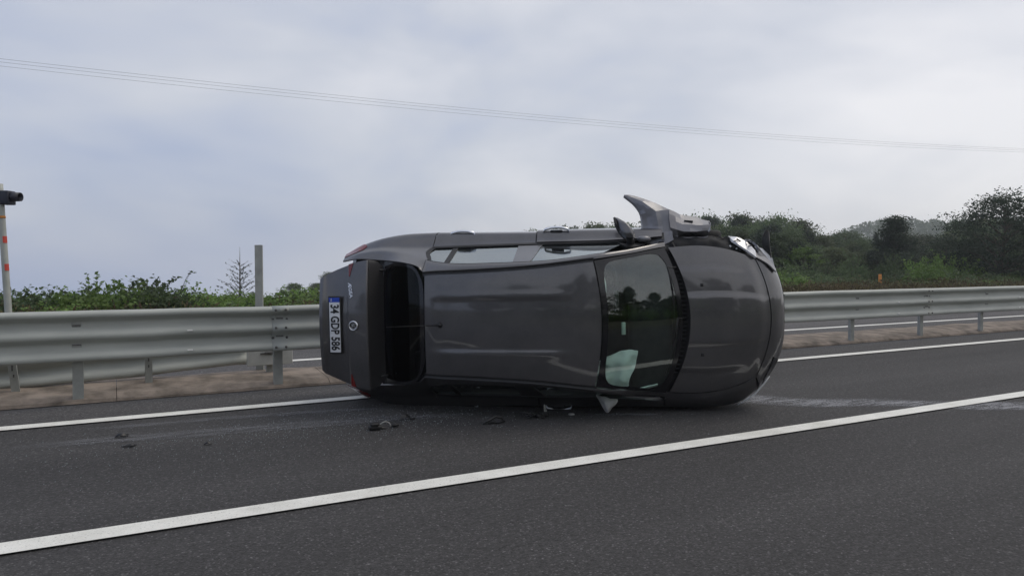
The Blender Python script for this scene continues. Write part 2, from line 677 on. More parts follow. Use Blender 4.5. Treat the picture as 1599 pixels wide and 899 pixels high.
def sheet(name, mt, s0, s1, n0, n1, z, ns=2, nn=2):
    mb = MB()
    vs = [(s0 + (s1 - s0) * i / (ns - 1), n0 + (n1 - n0) * j / (nn - 1), z) for i in range(ns) for j in range(nn)]
    fs = [(i * nn + j, (i + 1) * nn + j, (i + 1) * nn + j + 1, i * nn + j + 1) for i in range(ns - 1) for j in range(nn - 1)]
    mb.add(vs, fs, 0, False)
    o = road_obj(mb.build(name, mt))
    props(o, kind='structure')
    return o


# ------------------------------------------------------------------ terrain
HILL = (Vector((238, 455)),)


def ground_h(s, n):
    z = -0.08
    if n > 18.5:
        t = min((n - 18.5) / 5.5, 1)
        z = -0.08 + 0.14 * t * t * (3 - 2 * t)
        if n > 28:
            z -= 0.055 * (n - 28) * min(1, (n - 28) / 12)
    elif n < -2.5:
        z = -0.08 + 0.03 * (-2.5 - n) if n > -30 else 0.745
    x, y, _ = rd(s, n)
    # far wooded ridge
    u = (x - 275) / 92.0
    v = (y - 470) / 90.0
    z += 37.0 * math.exp(-(u * u) ** 2.2 - v * v) * (1 + 0.10 * mnoise.noise(Vector((x * 0.02, 3.0, 0))))
    if n > 24:
        z += 0.12 * mnoise.noise(Vector((s * 0.25, n * 0.25, 0)))
    return z


def axis(lo, hi, dense_lo, dense_hi, step, grow):
    a = [dense_lo]
    st = step
    while a[0] > lo:
        st *= grow
        a.insert(0, a[0] - st)
    x = dense_lo
    while x < dense_hi:
        x += step
        a.append(x)
    st = step
    while a[-1] < hi:
        st *= grow
        a.append(a[-1] + st)
    return a


S_AX = [max(-262, min(642, a)) for a in axis(-250, 630, -30, 70, 2.0, 1.16)]
N_AX = [max(-202, min(622, a)) for a in axis(-190, 610, -8, 44, 1.6, 1.14)]
mb = MB()
vs = [(s, n, ground_h(s, n)) for s in S_AX for n in N_AX]
k = len(N_AX)
fs = [(i * k + j, (i + 1) * k + j, (i + 1) * k + j + 1, i * k + j + 1) for i in range(len(S_AX) - 1) for j in range(k - 1)]
mb.add(vs, fs)
props(road_obj(mb.build('ground', 'soil_grass')), kind='structure')

sheet('road', 'asphalt', -160, 260, -2.2, 8.72, 0.0)
sheet('shoulder', 'asphalt_shoulder', -160, 260, 7.86, 8.72, 0.004)
sheet('opposite_road', 'asphalt_pale', -160, 260, 9.75, 19.2, -0.004)
sheet('edge_line', 'road_paint', -160, 260, 7.63, 7.81, 0.012)
sheet('lane_line', 'road_paint', -160, 260, 4.375, 4.555, 0.012)
sheet('opposite_edge_line', 'road_paint', -160, 260, 11.1, 11.28, 0.0)
sheet('opposite_lane_line', 'road_paint', -160, 260, 14.6, 14.75, 0.0)
sheet('opposite_shoulder_line', 'road_paint', -160, 260, 18.1, 18.28, 0.0)


def median():
    """low mortared median strip: a sloping concrete kerb cast in bays of about 2.6 m with open joints and a worn edge"""
    root = empty('median_strip', (0, 0, 0))
    root.rotation_euler = (0, 0, ROAD_ANGLE)
    props(root, kind='structure')
    s = -20.0
    i = 0
    while s < 70:
        ln = 2.2 + 0.9 * random.random()
        m = MB()
        ns, prof = 9, [(8.70, -0.03), (8.735, 0.035), (8.83, 0.075), (9.1, 0.10), (9.45, 0.115), (9.68, 0.10), (9.76, 0.02), (9.77, -0.05)]
        vs = []
        for a in range(ns):
            ss = s + 0.003 + (ln - 0.006) * a / (ns - 1)
            for b, (n_, z_) in enumerate(prof):
                j = mnoise.noise(Vector((ss * 1.7, n_ * 2.5, 3.1)))
                j2 = mnoise.noise(Vector((ss * 5.1, n_ * 4.5, 9.1)))
                edge = 0.05 if b in (1, 2, 6) else 0.02
                vs.append((ss, n_ + edge * j, z_ + (0.016 * j + 0.010 * j2 if 0 < b < 7 else 0)))
        kk = len(prof)
        fs = [(a * kk + b, (a + 1) * kk + b, (a + 1) * kk + b + 1, a * kk + b + 1) for a in range(ns - 1) for b in range(kk - 1)]
        fs += [tuple(range(kk))[::-1], tuple((ns - 1) * kk + b for b in range(kk))]
        m.add(vs, fs, 0, False)
        o = m.build('kerb_bay', 'median_concrete', root)
        o['kind'] = 'structure'
        s += ln
        i += 1


median()
sheet('median_bed', 'median_concrete', -20, 70, 8.70, 9.74, 0.012, 60, 2)

# ------------------------------------------------------------------ guard rails
THRIE = [(-0.256, 0.040), (-0.250, 0.016), (-0.240, 0.002), (-0.215, 0.0), (-0.192, 0.005), (-0.15, 0.045), (-0.122, 0.075), (-0.100, 0.088), (-0.078, 0.086),
         (-0.066, 0.074), (-0.032, 0.014), (-0.020, 0.001), (0.006, 0.0), (0.030, 0.006), (0.072, 0.046), (0.100, 0.076), (0.122, 0.089), (0.142, 0.087), (0.154, 0.075),
         (0.186, 0.014), (0.196, 0.001), (0.222, 0.0), (0.240, 0.010), (0.258, 0.045)]


def wave_panel(prof, s0, s1, n0, zc, wob, seed, ns=14, side=1, zf=None):
    """one corrugated steel rail panel, both faces 5 mm apart; crest (depth 0) is nearest to the carriageway it guards"""
    m = MB()
    kk = len(prof)
    vs = []
    for face in (0, 1):
        for a in range(ns):
            t = a / (ns - 1)
            s = s0 + (s1 - s0) * t
            for (dz, dn) in prof:
                w1 = mnoise.noise(Vector((s * 0.55, dz * 3, seed)))
                w2 = mnoise.noise(Vector((s * 1.9, dz * 5, seed + 4)))
                z = zc + dz + wob * (0.5 * w1 + 0.25 * w2) + (zf(s, dz) if zf else 0)
                vs.append((s, n0 + side * (dn + face * 0.005) + wob * 0.9 * w1, z))
    F = ns * kk
    fs = []
    for a in range(ns - 1):
        for b in range(kk - 1):
            q = (a * kk + b, (a + 1) * kk + b, (a + 1) * kk + b + 1, a * kk + b + 1)
            fs.append(q)
            fs.append(tuple(F + i for i in q[::-1]))
        for b in (0, kk - 1):
            q = (a * kk + b, F + a * kk + b, F + (a + 1) * kk + b, (a + 1) * kk + b)
            fs.append(q if b == 0 else q[::-1])
    for a in (0, ns - 1):
        for b in range(kk - 1):
            q = (a * kk + b, a * kk + b + 1, F + a * kk + b + 1, F + a * kk + b)
            fs.append(q if a == 0 else q[::-1])
    m.add(vs, fs, 0, True)
    return m


def hexbolt(m, s, n, z, r=0.016, d=0.02, mi=0):
    M = Matrix.Translation((s, n, z))
    m.lathe([(0.0, -d), (r * 0.7, -d), (r, -d * 0.6), (r, 0.004)], 6, mi, M)


def cpost(m, s, n, z0, z1, wd=0.10, dp=0.06, th=0.006, lean=0.0, mi=0, openside=1):
    """C channel post standing at (s, n): web towards the road, two flanges and lips"""
    h = wd / 2
    poly = [(-h, 0), (h, 0), (h, dp), (h - 0.02, dp), (h - 0.02, dp - th), (h - th, dp - th), (h - th, th),
            (-h + th, th), (-h + th, dp - th), (-h + 0.02, dp - th), (-h + 0.02, dp), (-h, dp)]
    M = Matrix.Translation((s, n, 0)) @ Matrix.Shear('XY', 4, (lean, 0))
    m.prism([(x, openside * y) for x, y in poly] if openside > 0 else [(x, -y) for x, y in poly][::-1], z0, z1, mi, M)


rail_root = empty('guard_rail', rd(3.6, 8.8), 'long galvanised guard rail with three waves running behind the crashed car', 'guard rail')
rail_root.rotation_euler = (0, 0, ROAD_ANGLE)
RB = Vector((3.6, 8.8, 0))


def to_local(o, base):
    """shift mesh data written in road coordinates so that it sits under a root placed at base"""
    o.data.transform(Matrix.Translation(-Vector(base)))


RAIL_N, RAIL_Z = 8.60, 0.705
s = 1.65 - 4 * 4
pi = 0
while s < 78:
    ov = 0.09
    near = s < 2
    m = wave_panel(THRIE, s - ov, s + 4 + ov, RAIL_N + (0.006 if pi % 2 else 0.0), RAIL_Z, 0.020 if near else 0.012, pi * 1.7, ns=22)
    o = m.build('rail_panel', 'galvanised', rail_root)
    to_local(o, RB)
    if -9 < s < 40:
        # lap joint bolts at the right hand end, post bolt in the middle
        b = MB()
        for ds in (-0.055, 0.055):
            for dz in (-0.21, 0.01, 0.21):
                hexbolt(b, s + 4 + ds, RAIL_N, RAIL_Z + dz, 0.015, 0.014)
        for ds in (-0.075, 0.08):
            for dz in (-0.11, 0.10):
                hexbolt(b, s + 4 + ds, RAIL_N + 0.082, RAIL_Z + dz, 0.016, 0.012)
        for c in (s + 2.0, s + 4.0):
            b.box((c, RAIL_N + 0.079, RAIL_Z + 0.105), (0.075, 0.008, 0.024), 0)
            b.box((c, RAIL_N + 0.079, RAIL_Z - 0.09), (0.08, 0.008, 0.012), 0)
        bo = b.build('bolts', 'bolt_steel', o)
        bo['kind'] = 'stuff'
        to_local(bo, RB)
        rf = MB()
        for dz in (0.02, -0.19):
            rf.box((s + 3.05, RAIL_N - 0.004, RAIL_Z + dz), (0.055, 0.010, 0.014), 0, bev=0.003)
        ro = rf.build('reflector', 'reflector', o)
        ro['kind'] = 'stuff'
        to_local(ro, RB)
    s += 4
    pi += 1
s = 1.65 - 2.0 * 8
while s < 78:
    m = MB()
    ln = random.uniform(-0.015, 0.015)
    cpost(m, s, RAIL_N + 0.17, -0.1, 0.93, 0.10, 0.055, lean=ln)
    m.box((s, RAIL_N + 0.125, 0.70), (0.09, 0.085, 0.30), 0)
    o = m.build('post', 'galvanised_post', rail_root)
    to_local(o, RB)
    s += 2.0

# the low second rail behind, its near end closed by a plate
WBEAM = [(-0.155, 0.03), (-0.14, 0.004), (-0.11, 0.0), (-0.075, 0.012), (-0.035, 0.07), (0.0, 0.082), (0.035, 0.07), (0.075, 0.012), (0.11, 0.0), (0.14, 0.004), (0.155, 0.03)]
low_root = empty('low_guard_rail', rd(-2, 9.4), 'bent low guard rail sagging to the ground behind the main rail at the left', 'guard rail')
low_root.rotation_euler = (0, 0, ROAD_ANGLE)
LB = Vector((-2, 9.4, 0))
s, i = 1.42 - 4 * 5, 0
while s < 1.3:
    sag = (lambda ss, dz: 0.05 * math.sin(ss * 0.9) * 0.6 + 0.035 * (ss + 2) * 0.35)
    e1 = min(s + 4.06, 1.42)
    m = wave_panel(WBEAM, s - 0.06, e1, 9.42 + 0.004 * (i % 2), 0.285, 0.05, 40 + i, ns=24, zf=sag)
    o = m.build('rail_panel', 'galvanised', low_root)
    to_local(o, LB)
    s += 4
    i += 1
for s, ln, h in ((-0.92, -0.10, 0.44), (-2.9, 0.05, 0.44), (-4.9, 0.02, 0.44), (-6.9, -0.03, 0.44), (0.32, 0.0, 0.46)):
    m = MB()
    cpost(m, s, 9.22, 0.04, h, 0.075, 0.05, lean=ln)
    m.box((s + ln * (h - 0.08), 9.215, h - 0.085), (0.014, 0.006, 0.06), 1)
    m.box((s + ln * (h - 0.2), 9.215, h - 0.17), (0.012, 0.006, 0.03), 1)
    o = m.build('post', ['galvanised_post', 'bolt_steel'], low_root)
    to_local(o, LB)
m = MB()
m.box((1.66, 9.36, 0.325), (0.54, 0.03, 0.25), 0, bev=0.006, seg=1)
m.box((1.66, 9.338, 0.345), (0.13, 0.012, 0.035), 1, bev=0.008)
m.box((1.59, 9.338, 0.342), (0.09, 0.010, 0.018), 1)
o = m.build('end_plate', ['grey_sheet', 'bolt_steel'], low_root)
to_local(o, LB)
m = MB()
cpost(m, 1.66, 9.38, 0.04, 0.36, 0.075, 0.05)
o = m.build('end_post', 'galvanised_post', low_root)
to_local(o, LB)

# sign channel standing behind the rail
m = MB()
M = Matrix.Translation(rd(1.585, 9.64)) @ Matrix.Rotation(ROAD_ANGLE - 0.35, 4, 'Z')
poly = [(-0.045, 0), (0.045, 0), (0.045, 0.05), (0.033, 0.05), (0.033, 0.006), (-0.033, 0.006), (-0.033, 0.05), (-0.045, 0.05)]
m.prism(poly, -0.05, 1.67, 0, M)
props(m.build('channel_post', 'galvanised_post'), 'bare grey channel post behind the rail left of the car', 'post')

# marker pole with flashing lamp at the left edge
pole_root = empty('beacon_pole', rd(-0.99, 9.66), 'grey pole with red bands and a dark beacon lamp at the left edge', 'pole')
lean = Vector((-0.045, 0.0, 1.0))
m = MB()
m.tube([lean * z for z in (-0.05, 0.5, 1.2, 2.2, 2.30)], [0.037, 0.036, 0.035, 0.033, 0.032], 14)
m.build('pole', 'galvanised', pole_root)
for z in (1.70, 1.40):
    m = MB()
    A = np.zeros((3, 9, 3))
    for a_ in range(3):
        zc = z + (a_ - 1) * 0.036
        for b_ in range(9):
            an = R(-85 + 75 * b_ / 8 + 20)
            A[a_, b_] = (lean.x * zc + 0.0385 * math.cos(an), 0.0385 * math.sin(an), zc)
    surf(A, (lean.x * z, 0, z), 0.004, 0, m)
    m.build('red_band', 'red_band', pole_root)
m = MB()
m.tube([lean * 1.93, lean * 1.955], 0.0365, 14)
m.build('orange_band', 'orange_plastic', pole_root)
m = MB()
top = lean * 2.15
m.box((top.x + 0.075, top.y, top.z), (0.10, 0.13, 0.15), 0, bev=0.012)
M = Matrix.Translation((top.x + 0.12, top.y, top.z + 0.01)) @ Matrix.Rotation(R(90), 4, 'Z') @ Matrix.Scale(0.82, 4)
m.lathe([(0.0, 0.0), (0.066, 0.0), (0.062, -0.03), (0.058, -0.12), (0.052, -0.115), (0.05, -0.02), (0.0, -0.015)], 18, 0, M)
m.box((top.x + 0.02, top.y, top.z - 0.03), (0.06, 0.03, 0.04), 0)
m.build('beacon_lamp', 'lamp_housing', pole_root)

# orange delineator far right
m = MB()
x, y = 20.9, 42.0
m.box((0, 0, 0.36), (0.17, 0.06, 1.5), 0, bev=0.015)
o = m.build('delineator_post', 'orange_plastic')
props(o, 'short orange roadside marker post in front of the wood at the right', 'marker post')
o.location = (x, y, -0.32)

# ------------------------------------------------------------------ overhead wires
for i, off in enumerate((0.0, 0.85, 1.5)):
    m = MB()
    pts = []
    for a in range(-14, 61):
        t = a / 34.0
        X = -20.8 + 60.8 * t
        Y = 30 + 28 * t + off * -1.0
        z = 9.36 + 0.68 * t - 2.15 * t * (1 - t)
        pts.append((X, Y, z))
    m.tube(pts, 0.0052, 5)
    o = m.build('power_line', 'wire')
    props(o, ['topmost of the three thin power lines crossing the sky', 'middle one of the three thin power lines crossing the sky',
              'lowest of the three thin power lines crossing the sky'][i], 'power line')

# ================================================================== the overturned car
CAR_C = Vector((0.5706, 8.1692, 0.885))
CF = Vector((0.98753791, -0.15641064, 0.01745241))
CU = Vector((-0.15643447, -0.98768834, 0.0))
CL = Vector((-0.01723754, 0.00273016, 0.9998477))
car = empty('car', label='dark grey sedan lying on its side, roof towards us, boot lid open', cat='car')
car.matrix_world = Matrix(((CF.x, CL.x, CU.x, CAR_C.x), (CF.y, CL.y, CU.y, CAR_C.y), (CF.z, CL.z, CU.z, CAR_C.z), (0, 0, 0, 1)))

# --- side net: rows from the roof ditch down, columns from the front
XC = [1.92, 1.75, 1.40, 1.09, .74, .42, -.12, -.80, -1.17, -1.27, -1.45, -1.70, -1.95, -2.15]
ROWS = [
    # A ditch / hood edge / deck edge
    [(.575, .770), (.645, .815), (.712, .895), (.700, .965), (.640, 1.205), (.592, 1.405), (.535, 1.455), (.500, 1.445), (.488, 1.412), (.552, 1.362), (.592, 1.275), (.617, 1.135), (.635, 1.080), (.615, 1.0)],
    # B window top / fender crest
    [(.62, .745), (.70, .795), (.775, .870), (.745, .935), (.680, 1.172), (.637, 1.365), (.580, 1.405), (.568, 1.375), (.605, 1.265), (.632, 1.215), (.676, 1.13), (.705, 1.065), (.690, 1.035), (.640, .965)],
    # C belt
    [(.66, .715), (.76, .760), (.835, .820), (.790, .900), (.765, .950), (.755, .962), (.752, .972), (.742, .985), (.735, .998), (.737, .999), (.742, 1.000), (.752, .990), (.725, .975), (.660, .930)],
    # D shoulder
    [(.70, .660), (.83, .690), (.880, .730), (.862, .815), (.858, .850), (.860, .858), (.863, .868), (.872, .880), (.880, .885), (.879, .887), (.876, .890), (.850, .895), (.785, .890), (.690, .870)],
    # E waist
    [(.73, .550), (.86, .575), (.895, .610), (.888, .640), (.884, .650), (.884, .650), (.886, .655), (.890, .665), (.894, .675), (.893, .677), (.890, .680), (.865, .680), (.810, .675), (.725, .660)],
    # F low
    [(.71, .300), (.84, .280), (.875, .250), (.865, .240), (.862, .235), (.862, .230), (.862, .230), (.864, .235), (.868, .240), (.867, .247), (.865, .260), (.84, .300), (.78, .330), (.70, .360)],
]
NET = np.array([[(x + (0.012 * r if c == 0 else 0), y, z) for c, (x, (y, z)) in enumerate(zip(XC, row))] for r, row in enumerate(ROWS)])


def S(u, v):
    """surface of the left flank at net parameters (arrays of equal shape)"""
    u = np.asarray(u, float)
    v = np.asarray(v, float)
    sh = u.shape
    u, v = u.ravel(), v.ravel()
    res = np.zeros((len(u), 3))
    rows = np.stack([np.stack([pchip(NET[r, :, c], u) for c in range(3)], 1) for r in range(NET.shape[0])], 0)  # rows, pts, 3
    iv = np.clip(v, 0, NET.shape[0] - 1)
    i = np.minimum(iv.astype(int), NET.shape[0] - 2)
    s_ = (iv - i)[:, None]
    ar = np.arange(len(u))

    def row(k):
        return rows[np.clip(k, 0, NET.shape[0] - 1), ar]
    p0, p1, p2, p3 = row(i - 1), row(i), row(i + 1), row(i + 2)
    t1 = np.where((i > 0)[:, None], (p2 - p0) * 0.35, (p2 - p1) * 0.8)
    t2 = np.where((i < NET.shape[0] - 2)[:, None], (p3 - p1) * 0.35, (p2 - p1) * 0.8)
    res = (2 * s_**3 - 3 * s_**2 + 1) * p1 + (s_**3 - 2 * s_**2 + s_) * t1 + (-2 * s_**3 + 3 * s_**2) * p2 + (s_**3 - s_**2) * t2
    return res.reshape(sh + (3,))


XI = np.array(XC[::-1])
UI = np.arange(len(XC))[::-1].astype(float)


def ux(x):
    return np.interp(x, XI, UI)


def spatch(x0, x1, v0, v1, nu=24, nv=12):
    """patch of the flank; x0, x1 may be functions of v"""
    vv = np.linspace(v0, v1, nv)
    U = np.zeros((nu, nv))
    for j, v in enumerate(vv):
        a = ux(x0(v) if callable(x0) else x0)
        b = ux(x1(v) if callable(x1) else x1)
        U[:, j] = np.linspace(a, b, nu)
    V = np.broadcast_to(vv[None, :], U.shape)
    return S(U, V)


WHEELS_X = (1.345, -1.292)


def not_arch(p):
    return all((p[0] - wx) ** 2 + (p[2] - 0.31) ** 2 > 0.365 ** 2 for wx in WHEELS_X)


def flank(name, args, mats='car_paint', parent=None, side=1, off=0.0, skirt=0.014, keep=None, push=0.0, mb=None, label=None):
    P = spatch(*args)
    if side < 0:
        P = mirror(P)
    P[..., 1] += push
    m = surf(P, (P[..., 0].mean(), 0, 0.55), skirt, 0, mb, off, keep)
    if mb is not None:
        return m
    return m.build(name, mats, parent or car)


def edge_curve(x0, x1, v, n=40, side=1):
    P = spatch(x0, x1, v, v + 1e-4, n, 2)[:, 0, :]
    return mirror(P) if side < 0 else P


# --- top panels
def quadp(nu, nv, fn, t0=-1.0, t1=1.0, s0=0.0, s1=1.0):
    s_ = np.linspace(s0, s1, nu)[:, None] * np.ones((1, nv))
    t_ = np.ones((nu, 1)) * np.linspace(t0, t1, nv)[None, :]
    return np.stack(fn(s_, t_), -1)


ax_fn = fcurve([1.92 - k for k in (0, .17, .52, .83)], [.575, .645, .712, .700][0:4]) if False else None
HE_Y = fcurve([1.09, 1.40, 1.75, 1.92, 2.06], [.700, .712, .645, .575, .50])
HE_Z = fcurve([1.09, 1.40, 1.75, 1.92, 2.06], [.965, .895, .815, .770, .73])


def hood_fn(s_, t_):
    xf = 2.06 - 0.145 * t_**2
    xr = 1.29 - 0.20 * t_**2
    x = xf + (xr - xf) * s_
    edge_x = 1.915 + (1.09 - 1.915) * s_
    y = t_ * (HE_Y(edge_x) - 0.006)
    ze = HE_Z(edge_x)
    crown = 0.028 + 0.035 * np.sin(np.pi * np.clip(s_, 0, 1)) ** 0.9 * 0.7
    front_roll = -0.035 * (1 - sstep(0.0, 0.16, s_)) * (1 - 0.4 * t_**2)
    z = ze + crown * (1 - np.abs(t_) ** 2.3) + front_roll
    z = z + 0.013 * (1 - sstep(0.315, 0.365, np.abs(t_))) * sstep(-0.05, 0.15, s_) + 0.011 * (1 - sstep(0.66, 0.735, np.abs(t_))) * sstep(0.15, 0.5, s_)
    return x, y, z


def roof_edge(x):
    return FC_Y(x), FC_Z(x)


FC_Y = fcurve([-1.30, -1.17, -.80, -.12, .42, .5], [.475, .488, .500, .535, .592, .60])
FC_Z = fcurve([-1.30, -1.17, -.80, -.12, .42, .5], [1.385, 1.410, 1.445, 1.455, 1.405, 1.385])
RC_Z = fcurve([-1.30, -1.17, -.80, -.3, .1, .46, .6], [1.405, 1.438, 1.482, 1.497, 1.485, 1.440, 1.405])


def roof_fn(s_, t_):
    xf = 0.470 - 0.07 * t_**2
    xr = -1.180 + 0.0 * t_
    x = xf + (xr - xf) * s_
    y = t_ * (FC_Y(x) - 0.024)
    ze = FC_Z(x) + 0.004
    z = ze + (RC_Z(x) - ze) * (1 - np.abs(t_) ** 2.2)
    # sunk middle channel between two ribs, fading at both ends
    fade = sstep(0.10, 0.28, s_) * (1 - sstep(0.88, 0.98, s_))
    a = np.abs(y)
    z = z - 0.008 * (1 - sstep(0.215, 0.262, a)) * fade
    z = z + 0.002 * np.exp(-((a - 0.275) / 0.03) ** 2) * fade
    return x, y, z


def screen_fn(s_, t_):       # s 0 at base, 1 at roof
    xb = 1.215 - 0.165 * t_**2
    xt = 0.478 - 0.07 * t_**2
    x = xb + (xt - xb) * s_
    yb, yt = 0.690, 0.575
    y = t_ * (yb + (yt - yb) * s_)
    zb = 1.015 - 0.010 * t_**2
    zt = 1.437 - 0.030 * t_**2
    z = zb + (zt - zb) * s_ + 0.030 * np.sin(np.pi * s_) * (1 - 0.5 * t_**2)
    x = x + 0.020 * np.sin(np.pi * s_)
    return x, y, z


RW_Y = fcurve([0, .06, .15, .28, .5, .75, 1.0], [.470, .515, .550, .574, .588, .597, .605])


def rear_fn(s_, t_):         # s 0 at roof, 1 at base
    xt = -1.186 - 0.05 * np.abs(t_) ** 6
    xb = -1.690 + 0.03 * t_**2
    x = xt + (xb - xt) * s_
    y = t_ * RW_Y(s_)
    zt = 1.436 - 0.050 * np.abs(t_)**2.6
    zb = 1.145 - 0.018 * t_**2
    z = zt + (zb - zt) * s_ + 0.020 * np.sin(np.pi * s_)
    return x, y, z


def frame_ring(fn, ins, rad, mb, off, n=96, rows=4):
    """black printed border of a screen: from its outline to a rounded inner rectangle in (s, t)"""
    ds, dt = ins
    a = np.linspace(0, 2 * np.pi, n, endpoint=False)
    c, s_ = np.cos(a), np.sin(a)
    k = np.maximum(np.abs(c), np.abs(s_))
    o_s, o_t = 0.5 + 0.5 * c / k, s_ / k
    p = 7.0
    kk = (np.abs(c) ** p + np.abs(s_) ** p) ** (1 / p)
    i_s, i_t = 0.5 + (0.5 - ds) * c / kk, (1 - dt) * s_ / kk
    P = np.zeros((rows, n + 1, 3))
    for r in range(rows):
        f = r / (rows - 1)
        ss = o_s + (i_s - o_s) * f
        tt = o_t + (i_t - o_t) * f
        q = np.stack(fn(ss, tt), -1)
        P[r, :n] = q
        P[r, n] = q[0]
    return surf(P, (0, 0, 0.6), 0.0, 0, mb, off)


surf(quadp(44, 61, hood_fn, -0.995, 0.995)).build('bonnet', 'car_paint', car)
surf(quadp(60, 71, roof_fn)).build('roof', 'car_paint', car)
surf(quadp(24, 31, screen_fn, -0.99, 0.99), skirt=0).build('windscreen', 'windscreen_glass', car)
m = frame_ring(screen_fn, (0.065, 0.045), 0.1, None, 0.004)
m.build('windscreen_border', 'black_gloss', car)
surf(quadp(24, 31, rear_fn, -0.99, 0.99), skirt=0).build('rear_window', 'privacy_glass', car)
m = frame_ring(rear_fn, (0.09, 0.06), 0.1, None, 0.004)
m.build('rear_window_border', 'black_gloss', car)


# roof ditch mouldings, seals and dark joints
def strip(fn_or_pts, width_vec, name=None):
    pass


for sd in (1, -1):
    m = MB()
    xs = np.linspace(0.405, -1.20, 50)
    P = np.zeros((50, 5, 3))
    for j in range(5):
        f = j / 4
        P[:, j, 0] = xs
        P[:, j, 1] = sd * (FC_Y(xs) - 0.026 + 0.038 * f)
        P[:, j, 2] = FC_Z(xs) + 0.0035 - 0.005 * math.sin(math.pi * f) * 1.0 + 0.001
    surf(P, (0, 0, 0.6), 0.02, 0, m)
    m.build('roof_moulding', 'black_trim', car)
# cowl: black well between bonnet and screen
m = MB()
tt = np.linspace(-1, 1, 41)
P = np.zeros((6, 41, 3))
for i in range(6):
    f = i / 5
    P[i, :, 0] = (1.33 - 0.20 * tt**2) + ((1.19 - 0.165 * tt**2) - (1.33 - 0.20 * tt**2)) * f
    P[i, :, 1] = tt * (0.735 - 0.03 * f)
    P[i, :, 2] = 0.955 + 0.045 * f - 0.035 * math.sin(math.pi * f) - 0.02 * tt**2
surf(P, (0, 0, 0.5), 0.03, 0, m)
for q in range(26):
    t_ = -0.7 + 1.4 * q / 25
    m.box((1.235 - 0.185 * t_ * t_, t_ * 0.72, 0.966), (0.05, 0.012, 0.012), 0)
m.build('cowl', 'black_trim', car)
for y0, y1 in ((0.50, -0.08), (0.02, -0.52)):
    m = MB()
    pts = []
    for q in range(9):
        y = y0 + (y1 - y0) * q / 8
        t_ = y / 0.69
        pts.append((1.20 - 0.165 * t_ * t_ - 0.03 - 0.035 * math.sin(math.pi * q / 8 * 0.5), y, 1.045 + 0.02 * math.sin(math.pi * q / 8)))
    m.tube(pts, 0.008, 6)
    m.tube([(1.25 - 0.17 * (y0 / 0.69) ** 2, y0, 0.99), pts[0], pts[3]], 0.010, 6)
    m.build('wiper', 'black_trim', car)
# washer nozzles
for y in (0.33, -0.33):
    m = MB()
    m.box((1.40, y, hood_fn(np.array(0.80), np.array(y / 0.70))[2] + 0.004), (0.028, 0.03, 0.012), 0, bev=0.004)
    m.build('washer_nozzle', 'black_trim', car)
# antenna
m = MB()
m.lathe([(0.0, 0.03), (0.014, 0.028), (0.022, 0.014), (0.028, 0.0)], 12, 0, Matrix.Translation((-1.03, 0, 1.455)) @ Matrix.Rotation(R(90), 4, 'X'))
m.tube([(-1.035, 0, 1.475), (-1.25, 0.0, 1.54), (-1.5, -0.004, 1.615)], [0.0055, 0.0045, 0.003], 6)
m.build('antenna', 'black_trim', car)


# --- flanks
def bp_rear(v):   # rear edge of the B pillar (front of rear door glass)
    return -0.34


def bp_front(v):
    return -0.19 + 0.09 * (v - 1.0)


def q_front(v):
    return -0.955 + 0.02 * (v - 1)


def glass_tip(v):           # rear tip of the quarter glass
    return -1.235 + 0.17 * abs(v - 1.62) ** 1.4


def a_front(v):             # front end of the front door glass
    return 0.44 + 0.30 * (v - 1.04)


